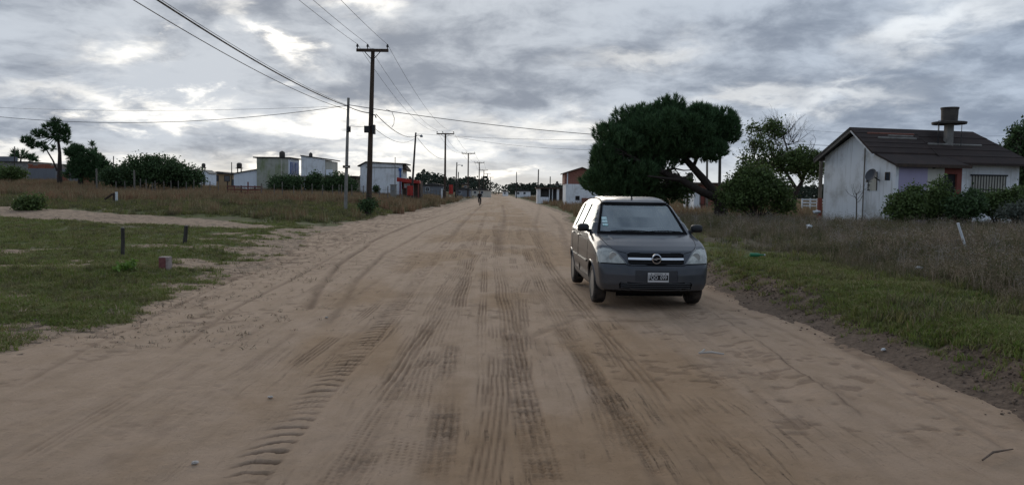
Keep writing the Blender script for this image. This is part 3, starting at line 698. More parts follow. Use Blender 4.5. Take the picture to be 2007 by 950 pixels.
GR = [(-0.415, 0.790), (-0.405, 0.655), (-0.36, 0.640), (0.36, 0.640), (0.405, 0.655), (0.415, 0.790), (0.36, 0.812), (-0.36, 0.812)]
lab[(cy < 0.4) & inpoly(cx, cz, GR)] = 7
lab[(cy < 0.3) & (cz > 0.300) & (cz < 0.392) & (ax_ < 0.52)] = 12
lab[(cy < 0.3) & (cz > 0.41) & (cz < 0.565) & (ax_ < 0.31)] = 14
lab[(_n[:, 2] < -0.75) & (cz < 0.30)] = 11
for wy in WY: lab[(np.hypot(cy - wy, cz - 0.305) < WR) & (ax_ > 0.52)] = 99
def car_root():
    p = flat(1287, 608.0)
    yf = 11.12; x = (1289.5 - 1003.5) / FPX * yf
    return (x, yf, 0.008)
car = thing('parked_car', 'dark grey compact people carrier standing on the sandy road facing the camera', 'car', car_root(), R(2.0), world_built=False)
def sub(mask, name, m, parent, shift=None, smooth=True):
    f = cf_[mask]
    if not len(f): return None
    u_, inv = np.unique(f, return_inverse=True); v = cv_[u_].copy()
    if shift is not None:
        nn = np.zeros_like(cv_)
        for k in range(4): np.add.at(nn, f[:, k], _n[mask])
        nn = nn[u_]; nn /= np.linalg.norm(nn, axis=1)[:, None] + 1e-12; v += nn * shift
    return np_mesh(name, v, inv.reshape(f.shape), m, parent, smooth)
sub(lab == 0, 'body_shell', paint, car)
sub(lab == 1, 'front_bumper', paint, car); sub(lab == 13, 'rear_bumper', paint, car)
hood_o = sub(lab == 2, 'hood', paint, car); sub(lab == 9, 'roof', paint, car)
sub(lab == 11, 'underbody', trim_b, car)
ws = sub(lab == 4, 'windshield', car_glass, car, -0.004)
sub(lab == 8, 'windshield_surround', trim_b, car, -0.001); sub(lab == 10, 'rear_window', side_glass, car, -0.004)
for s_ in (-1, 1):
    hl = sub((lab == 3) & (cx * s_ > 0), 'headlight', lamp_glass, car, 0.001)
    # reflector bowl seen through the cover and the cover's edge line
    _hp = HL[:6]; pts = [on_front(s_ * (a + (c3 - a) * t), b + (d3 - b) * t, 0.002) for (a, b), (c3, d3) in zip(_hp[:-1], _hp[1:]) for t in (0, .34, .67)]
    MB().tube(pts, 0.008, 6).build('lens_edge', metal_grey, hl, True)
    MB().tube([on_front(s_ * a, 0.655, 0.002) for a in np.linspace(0.43, 0.80, 8)], 0.007, 6).build('lens_gap', trim_b, hl, True)
    c0 = on_front(s_ * 0.60, 0.755, 0.004)
    MB().lathe([(0.062, 0.0), (0.060, -0.008), (0.050, -0.010), (0.047, -0.003)], c0, 20, 'y').build('lamp_ring', mat('lamp_ring', (0.42, 0.43, 0.42), 0.3, 0.4), hl, True)
    for k in range(4):
        sw = sub((lab == 50 + k) & (cx * s_ > 0), 'side_window', side_glass, car, -0.004)
    # black pillar faces between the panes
    for yb in (2.385, 3.205):
        pp = [on_side(s_, yb, zb, 0.003) for zb in np.linspace(1.06, 1.47, 8)]
        m = MB()
        for a, b in zip(pp[:-1], pp[1:]):
            m.add([a + (0, -0.052, 0), a + (0, 0.052, 0), b + (0, 0.052, 0), b + (0, -0.052, 0)], [(0, 1, 2, 3)])
        m.build('pillar_trim', trim_b, car)
    for k in range(2):
        dd = sub((lab == 60 + k) & (cx * s_ > 0), 'door', paint, car)
        poly = DOORS[k]; edge = []
        for (a, b), (c2, d2) in zip(poly, poly[1:] + poly[:1]):
            edge += [on_side(s_, a + (c2 - a) * t, b + (d2 - b) * t, -0.001) for t in np.linspace(0, 1, 7)[:-1]]
        MB().tube(edge + [edge[0]], 0.005, 5, False).build('door_gap', trim_b, dd, True)
        yh = (2.18, 3.0)[k]; hp = [on_side(s_, yh + t, 0.955, 0.022 if 0.02 < t < 0.16 else 0.004) for t in (0, 0.03, 0.06, 0.12, 0.15, 0.18)]
        MB().tube(hp, [0.010, 0.014, 0.015, 0.015, 0.014, 0.010], 8).build('handle', trim_b if k == 9 else paint, dd, True)
        rub = [on_side(s_, a, 0.60, 0.006) for a in np.linspace(poly[0][0] + 0.03, poly[1][0] - 0.03, 8)]
        MB().tube(rub, 0.016, 6).build('rubbing_strip', plast, dd, True)
    # door mirror
    mp = on_side(s_, 1.27, 1.07)
    m = MB(); base = mp + np.array([s_ * -0.02, 0, -0.01])
    m.tube([base, base + (s_ * 0.07, 0.0, 0.01)], [0.03, 0.025], 8)
    mo = m.build('mirror', plast, car, True)
    hx = mp[0] + s_ * 0.112
    prof = []
    v_, f_ = [], []
    for j, (yy_, sc_) in enumerate(((-0.075, 0.45), (-0.055, 0.80), (-0.01, 0.97), (0.035, 1.0), (0.045, 0.97))):
        for k in range(20):
            t = 2 * math.pi * k / 20; ca, sa_ = math.cos(t), math.sin(t)
            v_.append((hx + 0.092 * sc_ * np.sign(ca) * abs(ca) ** 0.6, mp[1] + yy_, mp[2] + 0.045 + 0.064 * sc_ * np.sign(sa_) * abs(sa_) ** 0.6))
    MB().add(v_, [(j * 20 + k, j * 20 + (k + 1) % 20, (j + 1) * 20 + (k + 1) % 20, (j + 1) * 20 + k) for j in range(4) for k in range(20)] + [tuple(range(20)), tuple(range(80, 100))]).build('mirror_housing', plast, mo, True)
    # wheel-arch liners and lips
    for wy in WY:
        m = MB(); ring = []
        for k in range(25):
            t = R(-28) + (math.pi + R(56)) * k / 24; ring.append((wy + (WR + 0.006) * math.cos(t), 0.305 + (WR + 0.006) * math.sin(t)))
        xo = [abs(on_side(s_, min(max(a, 0.06), 3.98), max(b, 0.22))[0]) for a, b in ring]
        vs = [(s_ * (xo[i] - 0.004), a, b) for i, (a, b) in enumerate(ring)] + [(s_ * 0.50, a, b) for a, b in ring]
        m.add(vs, [(i, i + 1, 25 + i + 1, 25 + i) for i in range(24)])
        m.add([(s_ * 0.50, wy - 0.4, 0.2), (s_ * 0.50, wy + 0.4, 0.2), (s_ * 0.50, wy + 0.4, 0.70), (s_ * 0.50, wy - 0.4, 0.70)], [(0, 1, 2, 3)])
        m.build('wheel_arch_liner', trim_b, car)
        lip = [np.array([s_ * xo[i], wy + (WR - 0.004) * math.cos(R(-20) + (math.pi + R(40)) * i / 24), 0.305 + (WR - 0.004) * math.sin(R(-20) + (math.pi + R(40)) * i / 24)]) for i in range(25)]
        MB().tube(lip, 0.012, 6).build('wheel_arch_lip', paint, car, True)
# wheels
def wheel(xc, yc, s_):
    r = 0.302; wdt = 0.0925
    root = bpy.data.objects.new('wheel', None); COL.objects.link(root); root.parent = car; OFF[root] = np.array([0, 0, 0.])
    root.location = (xc, yc, r - 0.006)
    prof = [(0.19, -wdt * 0.8), (0.205, -wdt), (0.265, -wdt * 1.03), (0.292, -wdt * 0.86), (r, -wdt * 0.6), (r + 0.002, 0), (r, wdt * 0.6), (0.292, wdt * 0.86), (0.265, wdt * 1.03), (0.205, wdt), (0.19, wdt * 0.8)]
    MB().lathe(prof, (0, 0, 0), 40, 'x').build('tyre', rubber, root, True)
    rp = [(0.0, s_ * 0.035), (0.05, s_ * 0.05), (0.07, s_ * 0.04), (0.165, s_ * 0.055), (0.185, s_ * 0.085), (0.200, s_ * 0.088)]
    MB().lathe(rp, (0, 0, 0), 40, 'x').build('rim', rim_m, root, True)
    for k in range(5):
        t = 2 * math.pi * k / 5 + 0.3
        MB().tube([(s_ * 0.055, 0.085 * math.cos(t + .3), 0.085 * math.sin(t + .3)), (s_ * 0.066, 0.15 * math.cos(t + .3), 0.15 * math.sin(t + .3))], 0.022, 8).build('rim_slot', trim_b, root, True)
    return root
for s_ in (-1, 1):
    for wy in WY: wheel(s_ * 0.722, wy, s_)
# grille: dark bed set back, louvres, chrome bar and round badge
gm = sub(lab == 7, 'grille', trim_b, car, -0.012)
fr_ = [on_front(a, b, 0.002) for a, b in GR]; 
MB().tube(fr_ + [fr_[0]], 0.009, 6, False).build('grille_frame', paint, gm, True)
for zb in (0.672, 0.700, 0.770, 0.792):
    MB().tube([on_front(a, zb, -0.006) for a in np.linspace(-0.385, 0.385, 13)], 0.006, 6).build('louvre', plast, gm, True)
def front_bar(z0, z1, half, eps, n=21, th=0.014):
    m = MB(); A = np.linspace(-half, half, n); vs = []
    for a in A:
        p0, p1 = on_front(a, z0, eps), on_front(a, z1, eps); vs += [p0, p1, p1 + (0, th, 0), p0 + (0, th, 0)]
    fs = [(i * 4 + k, i * 4 + (k + 1) % 4, (i + 1) * 4 + (k + 1) % 4, (i + 1) * 4 + k) for i in range(n - 1) for k in range(4)] + [(0, 1, 2, 3), tuple(range(4 * n - 4, 4 * n))]
    return m.add(vs, fs)
front_bar(0.716, 0.745, 0.40, 0.012).build('chrome_bar', chrome, gm, True)
bc = on_front(0, 0.730, 0.016)
bdg = MB().lathe([(0.062, 0.02), (0.070, 0.014), (0.072, -0.004), (0.068, -0.014), (0.058, -0.016), (0.052, -0.008), (0.052, 0.02)], bc, 36, 'y').build('badge', chrome, gm, True)
m = MB(); m.lathe([(0.053, 0.012), (0.053, -0.004), (0.0, -0.004)], bc, 28, 'y').build('badge_field', trim_b, bdg, True)
zpts = [(-0.056, -0.008), (-0.056, 0.002), (0.010, 0.002), (-0.014, 0.013), (0.056, 0.013), (0.056, 0.003), (-0.006, 0.003 - 0.008), (0.016, -0.008 - 0.009), (-0.010, -0.017), (-0.034, -0.008)]
MB().prism([(bc[0] + a, bc[2] + b) for a, b in zpts], 'y', bc[1] - 0.012, bc[1] - 0.004).build('lightning_mark', chrome, bdg)
# bumper: recess for the plate, plate with lettering, lower intake slats, seams
sub(lab == 14, 'plate_recess', mat('bumper_dark', (0.032, 0.034, 0.039), 0.5), car, -0.006)
px_c = 0.02; pc = on_front(px_c, 0.47, 0.012)
plate_m = mat('plate_black', (0.012, 0.012, 0.014), 0.4); plate_w = mat('plate_white', (0.55, 0.55, 0.55), 0.5)
pl = MB().box(pc[0] - 0.150, pc[0] + 0.150, pc[1] - 0.004, pc[1] + 0.004, 0.405, 0.540).build('licence_plate', plate_w, car, bevel=0.002)
MB().box(pc[0] - 0.140, pc[0] + 0.140, pc[1] - 0.0062, pc[1] - 0.0030, 0.432, 0.505).build('plate_field', plate_m, pl)
def text_mesh(txt, size, m, parent, loc, rot, name, wscale=1.0, extrude=0.001):
    cu = bpy.data.curves.new(name, 'FONT'); cu.body = txt; cu.size = size; cu.align_x = 'CENTER'; cu.align_y = 'CENTER'; cu.extrude = extrude
    cu.resolution_u = 3
    t = bpy.data.objects.new(name, cu); COL.objects.link(t)
    me = bpy.data.meshes.new_from_object(t.evaluated_get(bpy.context.evaluated_depsgraph_get()))
    bpy.data.objects.remove(t); me.materials.clear()
    o = link(name, me, m, parent); o.location = loc; o.rotation_euler = rot; o.scale = (wscale, 1, 1); return o
for tx_, dx_ in (('FQO', -0.073), ('099', 0.073)):
    text_mesh(tx_, 0.078, mat('plate_letters', (0.62, 0.63, 0.64), 0.5), pl, (pc[0] + dx_, pc[1] - 0.0075, 0.4685), (R(90), 0, 0), 'plate_characters', 0.80)
text_mesh('ARGENTINA', 0.022, plate_m, pl, (pc[0], pc[1] - 0.0055, 0.5225), (R(90), 0, 0), 'plate_country', 1.0)
for sx_ in (-0.10, 0.10):
    MB().lathe([(0.007, 0.0), (0.007, -0.005), (0.0, -0.006)], (pc[0] + sx_, pc[1] - 0.003, 0.521), 10, 'y').build('plate_bolt', plate_m, pl, True)
ai = sub(lab == 12, 'air_intake', trim_b, car, -0.02)
for zb in (0.318, 0.346, 0.374):
    MB().tube([on_front(a, zb, -0.002) for a in np.linspace(-0.50, 0.50, 15)], 0.007, 6).build('intake_slat', mat('slat_grey', (0.05, 0.052, 0.056), 0.5), ai, True)
MB().tube([on_front(a, 0.650 if abs(a) > 0.42 else 0.632, 0.0) for a in np.linspace(-0.80, 0.80, 41)], 0.005, 5).build('bumper_gap', trim_b, car, True)
for s_ in (-1, 1):
    pts = [on_front(s_ * 0.42, 0.80, -0.001)] + [on_top(s_ * a, b, -0.001) for a, b in ((0.52, 0.20), (0.60, 0.28), (0.655, 0.42), (0.69, 0.62), (0.705, 0.82), (0.71, 0.98))]
    MB().tube(pts, 0.005, 5).build('hood_gap', trim_b, car, True)
    # soft crease running down the hood
    MB().tube([on_top(s_ * a, b, -0.007) for a, b in ((0.44, 0.22), (0.50, 0.45), (0.545, 0.72), (0.565, 0.96))], 0.010, 6).build('hood_crease', paint, car, True)
def ws_pt(x, z, eps):
    return on_front(x, z, eps)
for name_, ins_, zl, zh, r_ in (('windshield_seal', 0.035, 1.035, 1.503, 0.011), ('windshield_band', 0.058, 1.062, 1.470, 0.007)):
    loop = []
    hw = lambda z_: float(np.interp(z_, [1.03, 1.49], [0.735, 0.585])) - ins_
    loop += [ws_pt(-hw(z_), z_, 0.0) for z_ in np.linspace(zl, zh, 16)] + [ws_pt(a, zh, 0.0) for a in np.linspace(-hw(zh), hw(zh), 16)[1:-1]]
    loop += [ws_pt(hw(z_), z_, 0.0) for z_ in np.linspace(zh, zl, 16)] + [ws_pt(a, zl, 0.0) for a in np.linspace(hw(zl), -hw(zl), 16)[1:]]
    MB().tube(loop, r_, 6, False).build(name_, trim_b, car, True)
# cowl, wipers, aerial, roof rails, sticker
MB().tube([on_front(a, 1.050, 0.0) for a in np.linspace(-0.64, 0.64, 21)], 0.016, 6).build('cowl', trim_b, car, True)
for a0, a1, z1_ in ((-0.50, 0.12, 1.085), (0.05, 0.60, 1.080)):
    wp = [on_front(a0 + (a1 - a0) * t, 1.068 + (z1_ - 1.068) * math.sin(t * math.pi) , 0.012) for t in np.linspace(0, 1, 9)]
    MB().tube(wp, 0.008, 6).build('wiper', trim_b, car, True)
ap = on_top(0.0, 2.05)
MB().tube([ap, ap + (0, 0.015, 0.035), ap + (0, 0.03, 0.085)], [0.016, 0.008, 0.003], 8).build('aerial', trim_b, car, True)
for s_ in (-1, 1):
    MB().tube([on_top(s_ * 0.53, b, 0.004) for b in np.linspace(1.95, 3.55, 13)], 0.010, 6).build('roof_strip', trim_b, car, True)
stk = mat('sticker', (0.70, 0.84, 0.84), 0.6, col2=(0.30, 0.58, 0.58), vscale=34)
for zb in (1.165, 1.215, 1.262):
    q = [on_front(a, zb + e, 0.003) for a, e in ((-0.595, -0.019), (-0.515, -0.019), (-0.515, 0.019), (-0.595, 0.019))]
    MB().add(q + [p + np.array([0, 0.002, 0]) for p in q], [(0, 1, 2, 3), (4, 5, 6, 7), (0, 1, 5, 4), (2, 3, 7, 6), (1, 2, 6, 5), (3, 0, 4, 7)]).build('windshield_sticker', stk, ws)
# cabin
MB().prism([(0.98, 0.60), (0.98, 1.00), (1.15, 1.045), (1.42, 1.02), (1.50, 0.92), (1.48, 0.60)], 'x', -0.66, 0.66).build('dashboard', seat_m, car, bevel=0.02)
MB().box(-0.68, 0.68, 1.0, 3.8, 0.24, 0.30).build('cabin_floor', trim_b, car)
def seat(xc, yc, half):
    m = MB(); m.box(xc - half, xc + half, yc, yc + 0.5, 0.42, 0.58)
    m.hexa([(xc - half, yc + 0.44, 0.52), (xc + half, yc + 0.44, 0.52), (xc + half, yc + 0.58, 0.52), (xc - half, yc + 0.58, 0.52), (xc - half * .88, yc + 0.64, 1.13), (xc + half * .88, yc + 0.64, 1.13), (xc + half * .88, yc + 0.76, 1.13), (xc - half * .88, yc + 0.76, 1.13)])
    so_ = m.build('seat', seat_m, car, bevel=0.04)
    for hx_ in ((xc,) if half < 0.4 else (-0.36, 0.36)):
        MB().box(hx_ - 0.12, hx_ + 0.12, yc + 0.67, yc + 0.77, 1.17, 1.35).build('headrest', seat_m, so_, bevel=0.035)
seat(-0.36, 1.75, 0.25); seat(0.36, 1.75, 0.25); seat(0.0, 2.62, 0.60)
sw = MB(); tt = [(0.36 + 0.185 * math.cos(a), 1.56 + 0.09 * math.sin(a) , 0.985 + 0.165 * math.sin(a)) for a in np.linspace(0, 2 * math.pi, 25)]
sw.tube(tt, 0.014, 6, False); sw.tube([(0.36, 1.45, 0.95), (0.36, 1.56, 0.985)], 0.04, 8); sw.tube([(0.19, 1.56, 0.985), (0.53, 1.56, 0.985)], 0.016, 6); sw.build('steering_wheel', trim_b, car, True)
MB().box(-0.10, 0.10, 1.72, 1.74, 1.385, 1.43).build('rear_view_mirror', trim_b, car, bevel=0.008)

# ------------------------------------------------------------------ white house on the right
HC = np.array([16.5, 34.0]); HA = math.atan2(.233, .972); HZ = T1(18, 36) - 0.15
house = thing('white_house', 'white gabled house with dark roof and painted lean-to on the right', 'house', (HC[0], HC[1], HZ), HA, world_built=False)
G0 = HZ
def hz(z): return z - G0                      # world height -> house height
# main walls: gable end on the left (x=0), front at y=1.0, back at y=5.0
W_ = MB()
W_.prism([(1.0, 0), (1.0, hz(3.42)), (2.6, hz(4.62)), (5.0, hz(3.62)), (5.0, 0)], 'x', 0.0, 0.18)
W_.box(0.18, 7.5, 1.0, 1.18, 0, hz(3.30)); W_.box(7.32, 7.5, 1.18, 5.0, 0, hz(3.30)); W_.box(0.18, 7.32, 4.82, 5.0, 0, hz(3.45))
W_.build('wall', white_wall, house)
MB().prism([(0.0, 0), (0.0, hz(3.10)), (0.998, hz(3.45)), (0.998, 0)], 'x', 0.001, 0.15).build('lean_to_side_wall', white_wall, house)
# front of the lean-to: purple, cream and red painted panels with a doorway
MB().box(0.152, 1.62, 0.0, 0.15, 0, hz(3.08)).build('purple_wall', purple_wall, house)
MB().box(1.622, 2.48, 0.002, 0.15, 0, hz(3.08)).build('cream_wall', cream_wall, house)
dw = MB(); dw.box(2.482, 3.40, 0.0, 0.15, hz(2.72), hz(3.08)); dw.box(3.14, 3.40, 0.0, 0.15, 0, hz(2.72)); dw.build('red_wall', redpaint_wall, house)
MB().box(2.482, 3.14, 0.10, 0.13, 0, hz(2.72)).build('doorway', dark_in, house)
MB().box(3.25, 3.40, 0.151, 1.0, 0, hz(3.08)).build('lean_to_end_wall', white_wall, house)
MB().box(1.70, 2.10, -0.012, 0.0, hz(1.75), hz(1.92)).build('orange_patch', mat('orange_patch', (0.55, 0.17, 0.06), .8, var=.3), house)
MB().tube([(1.85, -0.02, hz(2.98)), (1.95, -0.02, hz(2.98))], 0.05, 8).build('wall_lamp', metal_dark, house)
# roofs as slabs of overlapping sheets
def slab(name, p, th, m, parent):
    """four corners (counter-clockwise, eave first) thickened downwards"""
    p = [np.array(q, float) for q in p]; return MB().hexa([q - (0, 0, th) for q in p] + p).build(name, m, parent)
rz, re, rb = hz(4.86), hz(3.42), hz(3.70)
rf = MB()
# front slope, with the eave reaching lower beyond the lean-to
A = np.array
f1 = [A((-0.42, 1.02, hz(3.66))), A((2.9, 1.02, hz(3.66))), A((2.9, 2.62, rz)), A((-0.42, 2.62, rz))]
f2 = [A((2.9, 0.45, hz(3.26))), A((7.9, 0.45, hz(3.26))), A((6.35, 2.62, rz)), A((2.9, 2.62, rz))]
hipr = [A((7.9, 0.45, hz(3.26))), A((7.9, 5.35, hz(3.50))), A((6.35, 2.64, rz)), A((6.35, 2.62, rz))]
bk = [A((7.9, 5.35, hz(3.50))), A((-0.42, 5.35, hz(3.50))), A((-0.42, 2.64, rz)), A((6.35, 2.64, rz))]
roof_o = slab('roof', f1, .10, roof_dark, house)
slab('roof_front_slope', f2, .10, roof_dark, roof_o); slab('roof_hip', hipr, .10, roof_dark, roof_o); slab('roof_back_slope', bk, .10, roof_grey, roof_o)
# overlapping courses on the front slope give it edges
def course(t0, q):
    a = q[0] + (q[3] - q[0]) * t0; b = q[1] + (q[2] - q[1]) * t0; n = A((0, -.012, .016)); a2 = q[0] + (q[3] - q[0]) * (t0 + .06); b2 = q[1] + (q[2] - q[1]) * (t0 + .06)
    return MB().hexa([a, b, b2, a2, a + n, b + n, b2 + n * .3, a2 + n * .3])
for k in range(1, 5):
    course(k / 5.2, f1).build('roof_course', roof_dark, roof_o); course(k / 5.2, f2).build('roof_course', roof_dark, roof_o)
for s0, s1, t, col_ in ((0.55, 2.6, .56, conc), (2.95, 5.9, .52, conc), (0.2, 2.7, .74, brick_flat), (1.2, 2.55, .66, conc)):
    q = f1 if s1 < 2.9 else f2; w_ = q[1][0] - q[0][0]
    def pt(s, t_): 
        base = q[0] + (q[3] - q[0]) * t_; return A((s, base[1], base[2]))
    n = A((0, -.02, .05)); a, b, c2, d2 = pt(s0, t), pt(s1, t), pt(s1, t + .022), pt(s0, t + .022)
    MB().hexa([a, b, c2, d2, a + n, b + n, c2 + n, d2 + n]).build('roof_batten', col_, roof_o)
lt = slab('lean_to_roof', [A((-0.22, -0.28, hz(3.08))), A((3.62, -0.28, hz(3.08))), A((3.10, 1.10, hz(3.62))), A((-0.22, 1.10, hz(3.62)))], .09, roof_dark, house)
MB().box(-0.24, 3.64, -0.30, -0.26, hz(2.97), hz(3.11)).build('fascia', wood_dark, lt)
MB().prism([(1.0, hz(3.56)), (2.6, hz(4.76)), (2.6, hz(4.64)), (1.0, hz(3.44))], 'x', -0.40, -0.36).build('bargeboard', white_pl, roof_o)
MB().prism([(2.62, hz(4.76)), (5.3, hz(3.42)), (5.3, hz(3.30)), (2.62, hz(4.62))], 'x', -0.40, -0.36).build('bargeboard', wood_grey, roof_o)
# gable wall details: drain pipe, small windows
MB().tube([(-0.03, 2.02, hz(0.5)), (-0.03, 2.02, hz(4.10))], 0.022, 6).build('drain_pipe', wood_grey, house)
for y0_, y1_, z0_, z1_ in ((1.18, 1.70, 1.95, 2.75), (0.38, 0.60, 2.40, 2.72)):
    wo = MB().box(-0.012, -0.002, y0_, y1_, hz(z0_), hz(z1_)).build('window', cream_wall if y1_ > 1 else glass_far, house)
    f_ = MB(); f_.box(-.03, -.014, y0_ - .04, y0_, hz(z0_), hz(z1_)); f_.box(-.03, -.014, y1_, y1_ + .04, hz(z0_), hz(z1_)); f_.box(-.03, -.014, y0_ - .04, y1_ + .04, hz(z1_), hz(z1_) + .04); f_.build('frame', metal_dark if y1_ > 1 else wood_dark, wo)
for k in range(4):
    MB().tube([(-.035, 1.60, hz(1.98) + k * .22), (-.035, 1.74, hz(1.98) + k * .22)], .02, 5).build('shutter_slat', dark_in, house)
# barred window on the front wall
bw = MB().box(4.85, 6.75, 0.985, 0.998, hz(1.55), hz(2.72)).build('barred_window', cream_wall, house)
b_ = MB(); b_.box(4.78, 6.82, .94, .985, hz(2.70), hz(2.77)); b_.build('frame', metal_dark, bw)
for k in range(13):
    xk = 4.88 + k * 1.84 / 12; MB().tube([(xk, .95, hz(1.50)), (xk, .95, hz(2.73))], .018, 6).build('bar', metal_dark, bw)
for zk in (1.62, 2.08): MB().tube([(4.82, .955, hz(zk)), (6.78, .955, hz(zk))], .015, 5).build('cross_bar', metal_dark, bw)
# satellite dish
def hw(p): c, s = math.cos(HA), math.sin(HA); return np.array([HC[0] + p[0] * c - p[1] * s, HC[1] + p[0] * s + p[1] * c, HZ + p[2]])
dc = hw((-0.42, 1.0, hz(2.62))); dish = thing('satellite_dish', 'grey satellite dish on the white gable wall', 'satellite dish', hw((0, 1.0, hz(2.4))))
m = MB(); m.lathe([(0, 0.0), (.12, .012), (.22, .04), (.32, .085), (.325, .075), (.22, .025), (.12, 0), (0, -.012)], (0, 0, 0), 24, 'y')
q_ = Vector((-0.84, -0.36, 0.36)).normalized(); rot = Vector((0, 1, 0)).rotation_difference(q_).to_matrix()
m.xf(lambda p: np.array(rot @ Vector(p)) * 0.88 + dc); m.build('reflector', mat('dish_m', (.06, .063, .072), .6), dish, True)
fp = dc + np.array(q_) * .42 + (0.05, -0.12, -.42)
MB().tube([dc + (0, 0, -.28), fp], .016, 6).build('feed_arm', metal_grey, dish); MB().box(fp[0] - .04, fp[0] + .04, fp[1] - .05, fp[1] + .05, fp[2] - .05, fp[2] + .05).build('feed_head', metal_dark, dish)
MB().tube([dc, hw((0.0, 1.0, hz(2.40)))], .025, 6).build('bracket', metal_dark, dish)
# water tank on its pillar
tk = hw((4.05, 1.75, 0)); t = thing('water_tank', 'round concrete water tank on a pillar above the white house roof', 'water tank', (tk[0], tk[1], HZ))
zt = lambda py: at(1860, py, tk[1])[2]
sx0 = at(1860, 250, tk[1])[0]; tk[0] = sx0
MB().box(sx0 - .15, sx0 + .15, tk[1] - .15, tk[1] + .15, HZ, zt(244)).build('pillar', conc, t)
MB().lathe([(.72, 0), (.74, .04), (.74, .10), (.70, .11)], (sx0, tk[1], zt(244)), 20).build('platform', tank_m, t, True)
MB().lathe([(.32, 0), (.345, .02), (.365, zt(215) - zt(240)), (.39, zt(214) - zt(240)), (.39, zt(211) - zt(240)), (.35, zt(211) - zt(240)), (.34, zt(213) - zt(240)), (0, zt(213) - zt(240))], (sx0, tk[1], zt(240)), 28).build('tank', tank_m, t, True)
for dx in (-.62, -.66, .42): MB().tube([(sx0 + dx, tk[1] - .3, zt(243)), (sx0 + dx, tk[1] - .3, zt(288))], .016, 5).build('pipe', metal_dark, t)
MB().tube([(sx0 - .66, tk[1] - .3, zt(243)), (sx0 - .66, tk[1] - .3, zt(238)), (sx0 - .3, tk[1] - .3, zt(238))], .014, 5).build('pipe', metal_dark, t)
# porch post with red foot behind the house corner, white rail fence
pp = at(1606, 412, 39.5); ph = thing('porch_post', 'grey porch post with red foot at the left corner of the white house', 'post', (pp[0], pp[1], T1(pp[0], pp[1])))
MB().box(pp[0] - .09, pp[0] + .09, pp[1] - .09, pp[1] + .09, OFF[ph][2] - .1, at(1606, 388, 39.5)[2]).build('foot', redpaint_wall, ph)
MB().box(pp[0] - .07, pp[0] + .07, pp[1] - .07, pp[1] + .07, at(1606, 388, 39.5)[2], at(1606, 305, 39.5)[2]).build('shaft', wood_grey, ph)
rf0 = at(1588, 405, 70); rfz = T1(rf0[0], 70); rail = thing('rail_fence', 'low white rail fence seen between the shrub and the white house', 'fence', (rf0[0], 70, rfz))
for a in (1572, 1588, 1602, 1640): 
    q = at(a, 400, 70); MB().box(q[0] - .06, q[0] + .06, 69.94, 70.06, rfz - .1, at(a, 389, 70)[2]).build('post', white_pl, rail)
for b in (391, 397, 403):
    q0, q1 = at(1570, b, 70), at(1642, b, 70); MB().box(q0[0], q1[0], 69.90, 69.938, q0[2] - .06, q0[2] + .06).build('rail', white_pl, rail)

# ------------------------------------------------------------------ buildings along the road
def bx(px0, px1, pyt, Y, pyb=None):
    a = at(px0, pyt, Y); b = at(px1, pyt, Y); zb = T1((a[0] + b[0]) / 2, Y) - .3 if pyb is None else at((px0 + px1) / 2, pyb, Y)[2]
    return a[0], b[0], zb, (a[2] + b[2]) / 2
def bthing(name, label, x0, x1, Y, zb, cat='house'): return thing(name, label, cat, ((x0 + x1) / 2, Y, zb))
def win(parent, x0, x1, y, z0, z1, m=glass_far, fm=white_pl, fw=.07):
    w_ = MB().box(x0, x1, y - .02, y - .004, z0, z1).build('window', m, parent)
    f_ = MB(); f_.box(x0 - fw, x0, y - .05, y - .003, z0 - fw, z1 + fw); f_.box(x1, x1 + fw, y - .05, y - .003, z0 - fw, z1 + fw); f_.box(x0, x1, y - .05, y - .003, z1, z1 + fw); f_.box(x0, x1, y - .05, y - .003, z0 - fw, z0)
    f_.build('frame', fm, w_); return w_
def roof_tank(parent_label, px, py0, py1, Y, wpx, m=tank_m):
    a = at(px, py0, Y); r = wpx * .5 * Y / FPX; h = (py1 - py0) * Y / FPX; t = thing('water_tank', parent_label, 'water tank', (a[0], Y, a[2] - h))
    MB().lathe([(r * .92, 0), (r, .08), (r, h * .72), (r * .8, h * .88), (r * .35, h * .95), (r * .35, h), (0, h)], (a[0], Y, a[2] - h), 18).build('tank', m, t, True); 
    MB().lathe([(r * 1.08, -.1), (r * 1.08, 0.0)], (a[0], Y, a[2] - h), 18).build('stand', conc, t); return t
# mossy two-storey house with blue shutters, white low wing on its left
Y = 105; x0, x1, zb, zt_ = bx(503, 565, 310, Y)
h1 = bthing('mossy_house', 'mossy grey two-storey block house with blue shutters on its side', x0, x1, Y, zb); D_ = 5.2
w_ = MB().box(x0, x1, Y, Y + D_, zb, zt_).build('wall', mossy_wall, h1)
MB().box(x1 + .001, x1 + .06, Y + .02, Y + D_ - .02, zb, zt_ - .05).build('white_side', bright_wall, h1)
MB().box(x0 - .45, x1 + .35, Y - .12, Y + D_ + .2, zt_, zt_ + .16).build('roof_slab', roof_grey, h1)
for k in range(2):
    ya = Y + .55 + k * 2.2; zz0, zz1 = at(575, 342, Y)[2], at(575, 317, Y)[2]
    s = MB().box(x1 + .062, x1 + .11, ya, ya + 1.75, zz0, zz1).build('blue_shutter', blue_m, h1)
    for j in range(4): MB().box(x1 + .112, x1 + .13, ya + .1, ya + 1.65, zz0 + .12 + j * .4, zz0 + .42 + j * .4 - .06).build('shutter_panel', blue_m, s)
MB().box(x1 - .95, x1 - .85, Y - .03, Y - .002, zb, zt_ - .05).build('downpipe', cream_wall, h1)
roof_tank('dark water tank on the roof of the mossy house', 553, 296, 309, Y + 2, 11)
x0, x1, zb, z1_ = bx(456, 503, 332, Y)
h1b = bthing('white_shed', 'low bluish white building with sloping roof left of the mossy house', x0, x1, Y, zb); zl = at(456, 341, Y)[2]
